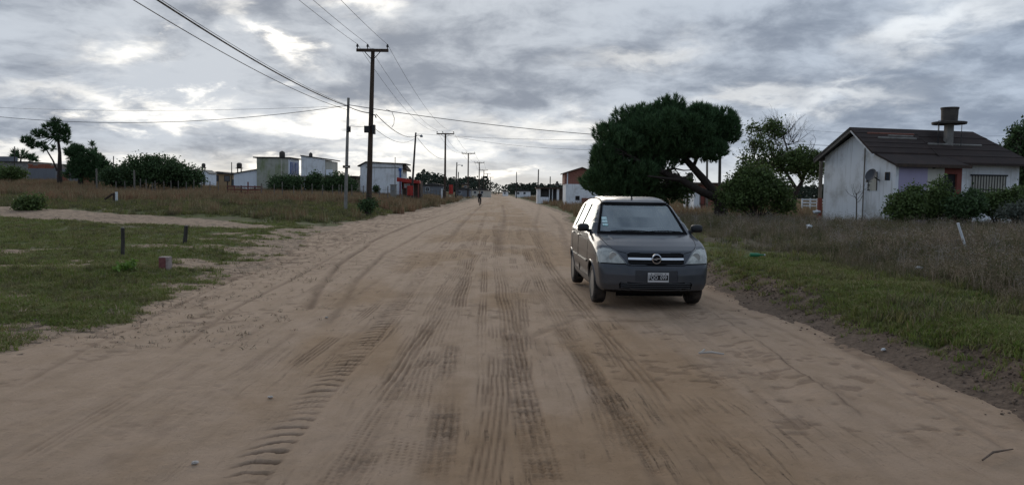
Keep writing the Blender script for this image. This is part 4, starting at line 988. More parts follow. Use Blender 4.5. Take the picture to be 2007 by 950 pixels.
MB().prism([(x0, zb), (x0, zl), (x1 - .05, z1_), (x1 - .05, zb)], 'y', Y + .4, Y + 5).build('wall', bright_wall, h1b)
MB().prism([(x0 - .2, zl), (x0 - .2, zl + .1), (x1 - .05, z1_ + .1), (x1 - .05, z1_)], 'y', Y + .2, Y + 5.2).build('roof', roof_grey, h1b)
MB().box(x0 - .28, x0 - .02, Y + .5, Y + 1.2, zb, zl - .7).build('door', glass_far, h1b)
# white house with jutting upper storey
Y = 106; x0, x1, zb, zt_ = bx(590, 637, 306, Y); zm = at(610, 345, Y)[2]; zr_ = at(637, 313, Y)[2]
h2 = bthing('white_house', 'white house with jutting upper storey and dark open ground floor', x0, x1, Y, zb)
MB().prism([(x0, zm), (x0, zt_), (x1, zr_), (x1, zm)], 'y', Y, Y + 4.0).build('upper_wall', white_wall, h2)
MB().box(x0 - .08, x1 + 1.1, Y - .15, Y + 4.2, zm - .16, zm - .002).build('floor_slab', conc, h2)
MB().prism([(x0 - .1, zt_), (x0 - .1, zt_ + .13), (x1 + 1.15, zr_ + .13 - .1), (x1 + 1.15, zr_ - .1)], 'y', Y - .12, Y + 4.2).build('roof', roof_grey, h2)
MB().box(x1 + .002, x1 + .9, Y + .2, Y + 3.6, zm, zr_ - .2).build('balcony_wall', cream_wall, h2)
MB().box(x1 + .15, x1 + 1.05, Y - .1, Y - .02, zm, zm + .9).build('balcony_parapet', bright_wall, h2)
for a in (x0 + .3, x1 - .4, x1 + .8): MB().box(a, a + .3, Y + .3, Y + .6, zb, zm - .16).build('column', white_wall, h2)
MB().box(x0 + .7, x1 - .5, Y + 2.2, Y + 3.9, zb, zm - .16).build('ground_floor', wood_dark, h2)
for a in (600, 618): win(h2, at(a, 352, Y)[0], at(a + 7, 352, Y)[0], Y + 2.2, at(a, 362, Y)[2], at(a, 353, Y)[2], white_pl, wood_dark)
roof_tank('dark square-looking tank on the roof of the jutting white house', 609, 299, 311, Y + 2, 7)
# white shed-like house with overhang, behind the crossarm pole
Y = 96; x0, x1, zb, zt_ = bx(706, 789, 319, Y); zl = at(708, 326, Y)[2]
h3 = bthing('white_shed', 'tall white windowless house with dark overhanging roof behind the crossarm pole', x0, x1, Y, zb)
MB().prism([(x0, zb), (x0, zl), (x0 + .75, zt_), (x1, zt_ - .18), (x1, zb)], 'y', Y, Y + 4).build('wall', white_wall, h3)
MB().prism([(x0 - .3, zl - .05), (x0 - .3, zl + .08), (x0 + .7, zt_ + .14), (x1 + .45, zt_ - .04), (x1 + .45, zt_ - .16), (x0 + .75, zt_ + .02)], 'y', Y - .25, Y + 4.3).build('roof', roof_grey, h3)
MB().box(x0 + .7, x1 - .4, Y - .03, Y - .004, zt_ - .62, zt_ - .52).build('string_course', conc, h3)
MB().hexa([(x1 + .1, Y, zt_ - .7), (x1 + .55, Y, zt_ - 1.0), (x1 + .55, Y + 3.8, zt_ - 1.0), (x1 + .1, Y + 3.8, zt_ - .7), (x1 + .1, Y, zt_ - .2), (x1 + .55, Y, zt_ - .75), (x1 + .55, Y + 3.8, zt_ - .75), (x1 + .1, Y + 3.8, zt_ - .2)]).build('eave', wood_dark, h3)
MB().box(x1 - .35, x1 - .18, Y - .16, Y - .005, zb, zt_ - .7).build('blue_downpipe', blue_m, h3); MB().box(x1 - .45, x1 - .1, Y - .25, Y - .005, zt_ - .95, zt_ - .62).build('hopper', blue_m, h3)
x0, x1, zb, zt_ = bx(676, 703, 345, 98); c3 = bthing('carport', 'dark open carport left of the tall white windowless house', x0, x1, 98, zb, 'carport')
MB().box(x0, x1, 96.5, 101, zt_ - .25, zt_).build('roof', wood_dark, c3); MB().box(x0 + .2, x1, 100.6, 100.9, zb, zt_ - .25).build('back_wall', cream_wall, c3)
for a in (x0 + .05, x1 - .25): MB().box(a, a + .18, 96.6, 96.8, zb, zt_ - .25).build('post', wood_dark, c3)
# shop with red canopy, red banner and gas box
Y = 90; x0, x1, zb, zt_ = bx(784, 824, 349, Y); sh = bthing('red_kiosk', 'small roadside kiosk with red canopy beside the tall white house', x0, x1, Y, zb, 'kiosk')
MB().prism([(x0 - .25, zt_ - .42), (x0 - .25, zt_ + .05), (x1, zt_ - .28), (x1, zt_ - .62)], 'y', Y - .8, Y + .5).build('canopy', red_m, sh)
MB().box(x0 + .1, x1 - .05, Y + .5, Y + 3, zb, zt_ - .3).build('wall', wood_dark, sh); win(sh, x0 + .4, x0 + 1.1, Y + .5, zt_ - 1.1, zt_ - .6, white_pl, red_m)
for a in (x0 + .05, x1 - .2): MB().box(a, a + .12, Y - .7, Y - .58, zb, zt_ - .5).build('post', redpaint_wall, sh)
def banner(label, px0, px1, py0, py1, Y):
    x0, x1, zb, z1 = bx(px0, px1, py0, Y); z0 = at(px0, py1, Y)[2]; t = thing('red_banner', label, 'banner', ((x0 + x1) / 2, Y, T1(x0, Y)))
    n = 7; vs, fs = [], []
    for j in range(n):
        for i in range(n):
            u_, v_ = i / (n - 1), j / (n - 1); vs.append((x0 + (x1 - x0) * u_, Y + .05 * math.sin(u_ * 7 + v_ * 3), z0 + (z1 - z0) * v_))
    vs2 = [(a, b + .015, c) for a, b, c in vs]; fs = [(j * n + i, j * n + i + 1, (j + 1) * n + i + 1, (j + 1) * n + i) for j in range(n - 1) for i in range(n - 1)]; fs += [tuple(k + n * n for k in f[::-1]) for f in fs]
    MB().add(vs + vs2, fs).build('cloth', red_m, t, True)
    for a in (x0 - .03, x1 + .03): MB().tube([(a, Y + .02, T1(a, Y) - .2), (a, Y + .02, z1 + .1)], .03, 6).build('pole', wood_grey, t)
banner('red cloth banner standing on the verge by the kiosk', 798, 810, 364, 383, 84); banner('red banner far along the left verge past the second crossarm pole', 880, 888, 362, 380, 128)
x0, x1, zb, zt_ = bx(765, 776, 363, 82); pb_ = bthing('meter_pillar', 'grey concrete meter pillar in the verge left of the red banner', x0, x1, 82, zb, 'pillar'); MB().box(x0, x1, 82, 82.5, zb, zt_).build('block', conc, pb_); MB().box(x0 - .05, x1 + .05, 81.95, 82.55, zt_, zt_ + .08).build('cap', conc, pb_); MB().box(x0 + .12, x1 - .12, 81.96, 81.995, zt_ - .5, zt_ - .15).build('meter_door', metal_grey, pb_)
# small white house, brown house, tank towers further left
Y = 118; x0, x1, zb, zt_ = bx(391, 409, 336, Y); h4 = bthing('white_hut', 'tiny white gabled hut at the end of the round shrub mass', x0, x1, Y, zb)
MB().prism([(x0, zb), (x0, zt_ - .35), ((x0 + x1) / 2, zt_ + .1), (x1, zt_ - .35), (x1, zb)], 'y', Y, Y + 3).build('wall', bright_wall, h4); MB().box(x0 + .5, x0 + .85, Y - .02, Y - .004, zb, zt_ - .5).build('door', glass_far, h4)
MB().prism([(x0 - .12, zt_ - .36), ((x0 + x1) / 2, zt_ + .12), (x1 + .12, zt_ - .36), (x1 + .12, zt_ - .26), ((x0 + x1) / 2, zt_ + .24), (x0 - .12, zt_ - .26)], 'y', Y - .1, Y + 3.1).build('roof', conc, h4)
Y = 125; x0, x1, zb, zt_ = bx(408, 457, 336, Y); h5 = bthing('brown_house', 'low tan house between the tiny hut and the bluish white building', x0, x1, Y, zb)
MB().box(x0, x1, Y, Y + 6, zb, zt_ - .3).build('wall', tan_wall, h5); MB().prism([(x0 - .2, zt_ - .32), (x0 + 1.6, zt_), (x1 + .2, zt_ - .35), (x1 + .2, zt_ - .5)], 'y', Y - .3, Y + 6).build('roof', roof_grey, h5)
win(h5, x0 + 1.0, x0 + 1.6, Y, zt_ - 1.5, zt_ - .7, glass_far, wood_dark); win(h5, x0 + 2.6, x0 + 3.4, Y, zt_ - 1.5, zt_ - .7, glass_far, wood_dark)
def tower(label, px, py0, py1, pyb, Y, wpx):
    a = at(px, py0, Y); r = wpx * .5 * Y / FPX; h = (py1 - py0) * Y / FPX; zb = T1(a[0], Y); t = thing('water_tower', label, 'water tower', (a[0], Y, zb))
    MB().lathe([(r * .9, 0), (r, .1), (r, h * .8), (r * .5, h), (0, h)], (a[0], Y, a[2] - h), 16).build('tank', tank_m, t, True)
    for s in (-.7, .7): MB().tube([(a[0] + s * r, Y, zb), (a[0] + s * r, Y, a[2] - h)], .1, 5).build('leg', wood_dark, t)
    MB().box(a[0] - r * 1.1, a[0] + r * 1.1, Y - r, Y + r, a[2] - h - .12, a[2] - h).build('platform', wood_dark, t)
tower('thin-legged water tank above the tiny white hut', 399, 320, 328, 350, 122, 7); tower('pale water tank on legs above the tan house', 469, 319, 329, 350, 128, 10)
# far left yard: block building with brick top, white wall, brick heaps
Y = 112; x0, x1, zb, zt_ = bx(54, 108, 320, Y); h6 = bthing('block_house', 'unfinished grey block house with raw brick top on the far left', x0, x1, Y, zb); zk = at(80, 330, Y)[2]
MB().box(x0, x1, Y, Y + 6, zb, zk).build('wall', grey_wall, h6)
bm_ = MB().box(x0 + .05, x1 - .05, Y + .08, Y + 5.9, zk + .001, zt_).build('brick_core', mortar_m, h6)
row = int((zt_ - zk) / .20); ncol = int((x1 - x0) / .36)
br = MB().box(0, .34, 0, .12, 0, .175); brme = None
for j in range(row):
    for i in range(ncol):
        if j == row - 1 and (i % 7 in (2, 3)): continue
        if brme is None:
            b0 = br.build('brick', brick_m, None); brme = b0.data; bpy.data.objects.remove(b0)
        o_ = bpy.data.objects.new('brick', brme); COL.objects.link(o_); o_.parent = h6
        o_.location = (x0 + .02 + i * .36 + (.18 if j % 2 else 0) - OFF[h6][0], Y - .03 + .015 * ((i * 7 + j * 3) % 3) - OFF[h6][1], zk + .005 + j * .20 - OFF[h6][2])
Y = 118; x0, x1, zb, zt_ = bx(-8, 52, 318, Y); h7 = bthing('low_house', 'low pale grey house at the left border', x0, x1, Y, zb); MB().box(x0, x1, Y, Y + 6, zb, zt_).build('wall', conc, h7); MB().box(x0, x1 + .2, Y - .2, Y + 6.2, zt_, zt_ + .15).build('roof', roof_grey, h7); MB().box(x0 - .5, x0 + 1.4, Y + 1, Y + 3, zt_ + .15, at(0, 306, Y)[2]).build('roof_room', grey_wall, h7); win(h7, x1 - 2.6, x1 - 1.6, Y, zt_ - 1.6, zt_ - .7, redpaint_wall, wood_dark)
for lb, p0, p1, q0, Y in [('low raw brick wall right of the unfinished block house', 111, 134, 341, 105), ('low orange brick wall by the light fence post on the left', 160, 186, 343, 103)]:
    x0, x1, zb, zt_ = bx(p0, p1, q0, Y); t = bthing('brick_enclosure', lb, x0, x1, Y, zb, 'wall'); MB().box(x0, x1, Y, Y + .2, zb, zt_ - .05).build('core', mortar_m, t)
    for j in range(int((zt_ - zb) / .2)):
        for i in range(int((x1 - x0) / .36)):
            o_ = bpy.data.objects.new('brick', brme); COL.objects.link(o_); o_.parent = t; o_.location = (x0 + .02 + i * .36 + (.18 if j % 2 else 0) - OFF[t][0], -.035 + .012 * ((i + j) % 3), zb + .1 + j * .2 - OFF[t][2])
x0, x1, zb, zt_ = bx(134, 205, 338, 110); t = bthing('yard_enclosure', 'low grey yard wall beneath the dark conifers', x0, x1, 110, zb, 'wall'); MB().box(x0, x1, 110, 110.2, zb, zt_).build('wall', grey_wall, t); MB().box(x0, x1, 109.95, 110.25, zt_, zt_ + .08).build('coping', conc, t)
# right side: open white shack, brick house, white wall
Y = 116; x0, x1, zb, zt_ = bx(1053, 1096, 367, Y); s1 = bthing('white_shack', 'white open-fronted roadside shack with flat dark roof', x0, x1, Y, zb, 'shack')
MB().box(x0 - .2, x1 + .3, Y - .3, Y + 4.5, zt_ - .22, zt_).build('roof', wood_dark, s1)
MB().box(x0, x0 + .5, Y, Y + .25, zb, zt_ - .22).build('pillar', white_wall, s1); MB().box(x1 - .35, x1, Y, Y + .25, zb, zt_ - .22).build('pillar', white_wall, s1)
MB().box(x0 + .5, x0 + 1.7, Y + .05, Y + .2, zb, zb + 1.25).build('parapet', bright_wall, s1); MB().box(x0, x1, Y + 3.8, Y + 4, zb, zt_ - .22).build('back_wall', grey_wall, s1); MB().box(x0, x0 + .15, Y + .25, Y + 3.8, zb, zt_ - .22).build('side_wall', white_wall, s1)
for a in (x0 + 1.75, x0 + 2.2): MB().box(a, a + .12, Y + .05, Y + .2, zb, zt_ - .22).build('door_jamb', white_pl, s1)
MB().box(x0 + .55, x0 + 1.7, Y + 3.6, Y + 3.78, zb + 1.3, zb + 2.1).build('shelf', metal_grey, s1)
MB().box(x1 + .001, x1 + 1.3, Y + .2, Y + 3, zb, zt_ - .1).build('dark_annexe', wood_dark, s1)
roof_tank('small dark tank on the roof behind the white shack', 1092, 355, 364, Y + 3, 5)
Y = 100; x0, x1, zb, zt_ = bx(1108, 1172, 340, Y); zp = at(1140, 329, Y)[2]; zm = at(1140, 361, Y)[2]
b1 = bthing('brick_house', 'gabled raw brick house half hidden by the pine on the right', x0, x1, Y, zb)
MB().prism([(x0, zm), (x0, zt_), (x0 + 2.2, zp), (x1, zp - .7), (x1, zm)], 'y', Y + 1, Y + 6).build('brick_wall', brick_flat, b1); MB().prism([(x0 - .25, zt_ - .08), (x0 - .25, zt_ + .06), (x0 + 2.2, zp + .14), (x1, zp - .55), (x1, zp - .7), (x0 + 2.2, zp)], 'y', Y + .7, Y + 6.3).build('roof', wood_dark, b1)
MB().box(x0 + .1, x1, Y, Y + 6, zb, zm).build('white_wall', white_wall, b1); MB().box(x0 + .28, x0 + .42, Y + .94, Y + .995, zm, zt_ + .1).build('pipe', white_pl, b1)
win(b1, at(1129, 380, Y)[0], at(1135, 380, Y)[0], Y, at(1130, 391, Y)[2], at(1130, 385, Y)[2], dark_in, wood_dark)
MB().box(at(1140, 390, Y)[0], at(1160, 390, Y)[0], Y - .35, Y - .01, zb, at(1150, 388, Y)[2]).build('step', brick_flat, b1)
# house and tank seen under the pine
Y = 66; x0, x1, zb, zt_ = bx(1361, 1402, 362, Y); b2 = bthing('brick_house', 'small brick and white house seen beneath the pine limbs', x0, x1, Y, zb)
MB().box(x0, x0 + .55, Y, Y + 4, zb, at(1365, 374, Y)[2]).build('white_wall', white_wall, b2); MB().box(x0 + .552, x1 + 2, Y + .05, Y + 4, zb, zt_).build('brick_wall', brick_flat, b2); MB().box(x0 - .2, x1 + 2, Y - .2, Y + 4.2, zt_, zt_ + .18).build('roof', wood_dark, b2)
win(b2, at(1373, 385, Y)[0], at(1381, 385, Y)[0], Y + .05, at(1375, 400, Y)[2], at(1375, 384, Y)[2], redpaint_wall, wood_dark)
tower('square-looking water tank on a post seen under the pine', 1353, 338, 351, 400, 68, 12)
# low far houses near the vanishing point
FH = [('low grey house far off left of the walking rider', 893, 922, 369, 190, grey_wall), ('long pale low house far off behind the rider', 925, 962, 371, 240, cream_wall), ('white low building far right of the road end', 1010, 1040, 373, 260, white_wall), ('dark low house far off beyond the kiosk', 828, 868, 361, 150, grey_wall), ('pale hut far off right of the road end', 985, 996, 374, 330, white_wall), ('dark hut far off past the second crossarm pole', 905, 915, 360, 205, tan_wall)]
for lb, p0, p1, q0, Y, m_ in FH:
    x0, x1, zb, zt_ = bx(p0, p1, q0, Y); t = bthing('far_house', lb, x0, x1, Y, zb); hh = (zt_ - zb)
    MB().box(x0, x1, Y, Y + 6, zb, zt_ - .25).build('wall', m_, t); MB().prism([(x0 - .3, zt_ - .3), (x0 - .3, zt_ - .12), ((x0 + x1) / 2, zt_ + .25), (x1 + .3, zt_ - .12), (x1 + .3, zt_ - .3)], 'y', Y - .3, Y + 6.3).build('roof', roof_grey, t)
    for k in range(max(1, int((x1 - x0) / 2.2))): win(t, x0 + .6 + k * 2.1, x0 + 1.3 + k * 2.1, Y, zt_ - 1.3, zt_ - .6, glass_far, white_pl, .06)

# ------------------------------------------------------------------ utility poles and cables
def pole(name, label, top_px, base_px, Y, r0, r1, arm=None, m=wood_dark, group='power poles along the road', extra=()):
    tp = at(top_px[0], top_px[1], Y); b = at(base_px[0], base_px[1], Y); zb = T1(b[0], Y); b = np.array([b[0], Y, zb])
    t = thing(name, label, 'pole', b, group=group)
    MB().tube([b - (0, 0, .3), b + (tp - b) * .5, tp], [r0, (r0 + r1) / 2, r1], 12).build('shaft', m, t, True)
    if arm:
        z = tp[2] - .12; MB().box(tp[0] - arm, tp[0] + arm, Y - r1 - .14, Y - r1, z - .10, z + .08).build('crossarm', wood_dark, t)
        for dx in (-.94, -.3, .94):
            MB().lathe([(.03, 0), (.03, .10), (.07, .12), (.08, .20), (.05, .24), (.06, .28), (0, .30)], (tp[0] + dx * arm, Y - r1 - .07, z + .08), 8).build('insulator', metal_dark, t, True)
        for s in (-1, 1): MB().tube([(tp[0] + s * .5 * arm, Y - r1 - .07, z - .08), (tp[0], Y - r1 - .03, z - .62)], .025, 5).build('brace', metal_dark, t)
    return t, tp, b
MV = [((731, 96), (722, 408), 50, .19, .12, 1.0), ((873, 261), (872, 388), 122, .19, .12, 1.35), ((918, 300), (917, 385), 190, .2, .13, 1.6), ((939.5, 318), (939, 383), 255, .22, .14, 1.6), ((948.5, 333), (948, 382), 345, .24, .16, 1.8), ((955.5, 340), (955, 381), 420, .26, .18, 2.0), ((961.5, 347), (961, 381), 500, .28, .2, 2.0)]
LB = ['tall wooden crossarm pole nearest the camera, left of the road', 'second wooden crossarm pole along the left verge', 'third wooden crossarm pole along the left verge', 'fourth crossarm pole along the left verge, near the rider', 'fifth crossarm pole receding towards the road end', 'sixth crossarm pole receding towards the road end', 'farthest crossarm pole at the road end']
tops = []
for (a, b, Y, r0, r1, arm), lb in zip(MV, LB):
    t, tp, bb = pole('crossarm_pole', lb, a, b, Y, r0, r1, arm); tops.append((tp, Y - r1 - .07, arm))
    if Y == 50:
        q = at(726, 254, Y); MB().box(q[0] - .33, q[0] + .02, Y - .40, Y - .16, q[2] - .22, q[2] + .2).build('junction_box', metal_dark, t); MB().box(q[0] + .16, q[0] + .34, Y - .32, Y - .05, q[2] - .30, q[2] + .28).build('insulator_rack', metal_dark, t)
        q2 = at(735, 225, Y); MB().tube([q2 + (-.15, -.1, 0), q2 + (.05, -.25, -.05), q2 + (.12, -.25, -.22)], .04, 6).build('cable_clamp', metal_dark, t)
LV = [('slender_pole', 'slender pale pole with a small sign plate left of the crossarm pole', (683, 192), (677, 402), 52, .12, .085, conc), ('lamp_pole', 'thin street lamp pole beside the red kiosk', (815, 260), (806, 386), 86, .13, .09, wood_post), ('lamp_pole', 'street lamp pole beyond the second crossarm pole', (895.5, 318), (893, 385), 150, .14, .1, wood_post), ('slender_pole', 'short thin pole just right of the far street lamp', (898.5, 337), (897, 384), 175, .14, .1, wood_post),
      ('slender_pole', 'bare pole right of the road end', (1055.5, 332), (1054, 385), 150, .14, .1, wood_post), ('slender_pole', 'shorter bare pole behind the white shack', (1078.5, 346), (1078, 385), 175, .14, .1, wood_post), ('slender_pole', 'thin pole far off at the right of the road end', (1012.5, 337), (1012, 384), 210, .14, .1, wood_post),
      ('slender_pole', 'left of two poles behind the pine crown', (1386, 262), (1386, 405), 64, .10, .08, wood_grey), ('slender_pole', 'right of two poles behind the pine crown', (1411.5, 268), (1410, 405), 60, .13, .10, wood_post), ('slender_pole', 'thin mast before the tall white windowless house', (774.5, 308), (774, 380), 90, .05, .04, wood_grey), ('slender_pole', 'thin pole between tan house and bluish white building', (454, 318), (454, 365), 104, .07, .05, wood_post), ('slender_pole', 'thin pole behind the jutting white house', (658, 327), (658, 365), 118, .08, .06, wood_post), ('slender_pole', 'thin pole in front of the small flat-topped tree', (28.5, 287), (28, 345), 110, .09, .06, wood_post), ('slender_pole', 'thin pole right of the spiky conifer', (222.5, 306), (222, 350), 110, .08, .06, wood_post), ('slender_pole', 'thin pole left of the fourth crossarm pole', (943.5, 345), (943, 382), 300, .16, .12, wood_post)]
lvt = {}
for nm, lb, a, b, Y, r0, r1, m_ in LV:
    t, tp, bb = pole(nm, lb, a, b, Y, r0, r1, None, m_, group='slender poles'); lvt[lb] = tp
    if nm == 'lamp_pole':
        k = Y / FPX; e = tp + (9 * k, 0, -6 * k); MB().tube([tp + (0, 0, -7 * k), tp + (4 * k, 0, -5 * k), e], .04, 5).build('lamp_arm', metal_dark, t); MB().lathe([(.05, .12), (.12, .06), (.17, -.06), (.17, -.14), (0, -.18)], e + (0.1, 0, 0), 10).build('lamp_head', metal_grey, t, True)
    if Y == 52:
        q = at(680, 327, Y); MB().box(q[0] - .24, q[0] + .24, Y - .16, Y - .13, q[2] - .085, q[2] + .085).build('sign_plate', wood_dark, t); MB().box(q[0] - .10, q[0] + .10, Y - .165, Y - .161, q[2] - .03, q[2] + .03).build('sign_face', cream_wall, t)
        q = at(682, 254, Y); MB().box(q[0] - .02, q[0] + .2, Y - .24, Y - .05, q[2] - .18, q[2] + .18).build('insulator_rack', metal_dark, t)
def cable(label, a, b, sag, r, n=28, group='overhead cables', extra=None):
    a, b = np.array(a, float), np.array(b, float); T_ = np.linspace(0, 1, n); pts = [a + (b - a) * t - np.array([0, 0, 4 * sag * t * (1 - t)]) for t in T_]
    o = MB().tube(pts, r, 5, False).build('overhead_cable', wire_m, None, True); tag(o, label, 'cable', group); return o
arms3 = [(-.94, 'left'), (-.3, 'middle'), (.94, 'right')]
for k, w_ in arms3:
    tp, yy_, arm = tops[0]; a = np.array([tp[0] + k * arm, yy_, tp[2] + .25]); back = np.array([tp[0] + k * arm + KR * 70, -20, tp[2] + .1])
    cable('%s wire running overhead from the nearest crossarm pole towards the camera' % w_, back, a, 1.1, .011, 40)
    for i in range(4):
        (tp, yy_, arm), (tp2, y2, arm2) = tops[i], tops[i + 1]
        cable('%s wire between crossarm poles %s and %s along the left verge' % (w_, ('one', 'two', 'three', 'four')[i], ('two', 'three', 'four', 'five')[i]), (tp[0] + k * arm, yy_, tp[2] + .25), (tp2[0] + k * arm2, y2, tp2[2] + .25), 1.3, .011 + .004 * i)
lv = at(680.5, 208, 51.9); mv_b = at(727, 222, 49.8); lamp1 = at(813, 268, 85.9)
cable('thick black bundled cable from the slender pole towards the camera', (-9.75, 11.0, 7.45), lv, .55, .030, 40)
cable('thinner cable beside the thick bundle on the left', (-10.25, 11.0, 7.35), at(680, 215, 51.9), 0.62, .015, 40)
cable('thin cable just above the thick bundle on the left', (-9.95, 11.0, 7.6), at(680, 206, 51.9), .5, .010, 40)
cable('short bundled cable between the slender pole and the nearest crossarm pole', lv, mv_b, .08, .028)
cable('bundled cable from the nearest crossarm pole to the kiosk lamp pole', at(737, 224, 49.8), lamp1, .5, .026)
cable('lower bundled cable from the nearest crossarm pole to the kiosk lamp pole', at(728, 246, 49.8), at(812, 272, 85.9), .7, .016)
cable('sagging cable from the kiosk lamp pole to the second crossarm pole', at(818, 270, 85.9), at(872, 312, 121.8), .6, .022)
cable('long cable crossing from the left border to the slender pole', at(-260, 190, 60), at(681, 207, 51.9), 1.5, .018, 40)
cable('faint cable above the long one crossing from the left border', at(-260, 190, 90), at(681, 208, 51.9), .8, .010, 40)
cable('long cable crossing the road from the slender pole to the poles behind the pine', at(684, 206, 51.9), at(1411, 276, 60), .45, .022, 40)
cable('thin upper cable crossing the road from the kiosk lamp pole', at(815, 262, 86), at(1386, 272, 64), .35, .013, 40)
cable('thin lower cable crossing the road from the second crossarm pole', at(874, 264, 122), at(1386, 292, 64), .9, .015, 40)
cable('thin cable between the slender pole and the nearest crossarm pole', at(684, 247, 51.9), at(722, 249, 49.8), .02, .012)
cable('cable running right from the poles behind the pine past the white house', at(1411, 272, 60), at(2060, 277, 66), .55, .016, 40)
cable('faint high cable right of the pine', at(1411, 240, 60), at(2060, 262, 80), .6, .008, 40)
jp = [at(x, y, 49.6) for x, y in ((757, 215), (768, 219), (773, 232), (772, 243), (768, 250))]
tag(MB().tube(jp, .016, 5).build('jumper_cable', wire_m, None, True), 'short looped jumper cable right of the nearest crossarm pole', 'cable')

# ------------------------------------------------------------------ fences and small roadside things
def fence(label, posts, Y_of, wires=(.35, .65, .95), m=wood_grey, r=.05):
    q = [at(px, 370, Y_of(px)) for px, h in posts]; q = [np.array([p[0], p[1], T1(p[0], p[1])]) for p in q]
    t = thing('wire_fence', label, 'fence', q[0])
    for p, (px, h) in zip(q, posts): MB().tube([p - (0, 0, .2), p + (rng.uniform(-.05, .05), 0, h)], [r * rng.uniform(.8, 1.25), r * .85], 6).build('post', m, t)
    for f in wires:
        pts = []
        for (p, (px, h)), (p2, (px2, h2)) in zip(zip(q[:-1], posts[:-1]), zip(q[1:], posts[1:])): pts += [p + (0, -.06, min(h, 1.35) * f), (p + p2) / 2 + (0, -.06, 1.3 * f - .04)]
        MB().tube(pts + [q[-1] + (0, -.06, 1.3 * f)], .008, 4, False).build('wire', wire_m, t)
    return t
fence('wire fence of pale posts across the left field before the round shrubs', [(px, rng.uniform(1.2, 1.6)) for px in (228, 245, 275, 287, 298, 304, 322, 336, 350, 365, 380, 395, 412, 428)], lambda p: 78, m=wood_grey)
fence('wire fence of grey posts before the houses on the left', [(px, h) for px, h in ((512, 1.4), (538, 1.4), (554, 1.6), (575, 1.3), (592, 1.4), (612, 1.5), (632, 1.4), (652, 1.4), (664, 1.5), (669, 1.5), (690, 1.5), (712, 1.4), (744, 1.5), (760, 1.6), (788, 1.5))], lambda p: 74, m=wood_grey)
fence('dark picket-like fence along the left verge beyond the kiosk', [(px, 1.5) for px in (826, 832, 838, 844, 850, 856, 862, 867)], lambda p: 112, m=wood_grey, r=.06)
pst = [('tall pale fence post at the left edge of the dark conifers', 189, 331, 366, 80, wood_grey, .09), ('tall pale fence post before the round shrub mass', 263, 334, 366, 79, wood_grey, .09), ('white post on the verge by the second crossarm pole', 866, 370, 390, 110, white_pl, .10), ('dark bollard-like post by the second crossarm pole', 871, 372, 390, 112, wood_dark, .2)]
for lb, px, p0, p1, Y, m_, r in pst:
    a = at(px, p0, Y); zb = T1(a[0], Y); t = thing('fence_post', lb, 'post', (a[0], Y, zb)); MB().tube([(a[0], Y, zb - .2), (a[0], Y, a[2] - .06)], r, 8).build('shaft', m_, t, True); MB().lathe([(r * 1.1, 0), (r * 1.1, .04), (0, .07)], (a[0], Y, a[2] - .06), 8).build('cap', m_, t)
# red rail gate
Y = 76; q0, q1 = at(446, 372, Y), at(513, 372, Y); zb = T1(q0[0], Y); t = thing('rail_gate', 'weathered red rail gate before the bluish white building', 'gate', (q0[0], Y, zb))
for k in range(6): xx = q0[0] + (q1[0] - q0[0]) * k / 5; MB().box(xx - .05, xx + .05, Y - .05, Y + .05, zb - .2, zb + (1.5 if k in (0, 3) else 1.15)).build('post', redrail_m if k % 2 else wood_dark, t)
for hh in (.45, .75, 1.05): MB().box(q0[0], q1[0], Y - .09, Y - .055, zb + hh - .06, zb + hh + .06).build('rail', redrail_m, t)
# broken stub with a white stake
g_ = gnd(224, 398); t = thing('broken_stub', 'broken dark stub with leaning brace beside a white stake in the left grass', 'stub', g_); k = g_[1] / FPX
tl = g_ + (0, 0, 20 * k); MB().tube([g_ + (0, 0, -.1), tl], [.09, .08], 8).build('stump', wood_dark, t, True); MB().tube([g_ + (-17 * k, -.1, 7 * k), g_ + (-1 * k, -.12, 18 * k)], [.06, .07], 7).build('brace', wood_dark, t, True); MB().box(g_[0] + 4 * k, g_[0] + 8 * k, g_[1] - .12, g_[1] - .05, g_[2] - .1, g_[2] + 22 * k).build('stake', white_pl, t)
# two dark posts on the left verge and the red marker stone
for lb, b_px, t_px, w_ in (('upright dark wooden post on the left verge', (240, 501), (240.5, 447), 3.6), ('leaning dark wooden post on the left verge', (361, 478), (365, 443), 3.8)):
    g_ = gnd(*b_px); tp = at(t_px[0], t_px[1], g_[1]); t = thing('verge_post', lb, 'post', g_, group='short posts on the left verge'); r = w_ * g_[1] / FPX
    MB().tube([g_ - (0, 0, .15), (g_ + tp) / 2 + (.01, 0, 0), tp], [r * 1.05, r, r * .95], 9).build('shaft', wood_post, t, True); MB().lathe([(r * .95, 0), (r * .6, .02), (0, .028)], tp - (0, 0, .002), 9).build('weathered_top', wood_grey, t)
g_ = gnd(320, 529); k = g_[1] / FPX; t = thing('marker_stone', 'small red and white painted marker stone on the left verge', 'marker', g_)
MB().box(g_[0] - 9.5 * k, g_[0] + 10 * k, g_[1], g_[1] + .18, g_[2] - .1, g_[2] + 26 * k).build('block', mat('marker_white', (.38, .31, .29), .9, col2=(.27, .21, .19), vscale=14, bump=.3), t, bevel=.015)
MB().box(g_[0] - 8.6 * k, g_[0] + 5.0 * k, g_[1] - .006, g_[1] - .001, g_[2] - .05, g_[2] + 24.3 * k).build('red_face', mat('marker_red', (.24, .09, .085), .9, col2=(.16, .06, .055), vscale=16), t)
# white leaning stake in the right field
a = gnd(1903, 512); tp = at(1878, 439, a[1] + .1); t = thing('leaning_stake', 'white stake leaning left in the dry weeds on the right', 'stake', a); MB().tube([a - (0, 0, .05), tp], [.030, .026], 8).build('shaft', white_pl, t, True); MB().lathe([(.03, 0), (.03, .02), (0, .03)], tp, 8).build('cap', white_pl, t)
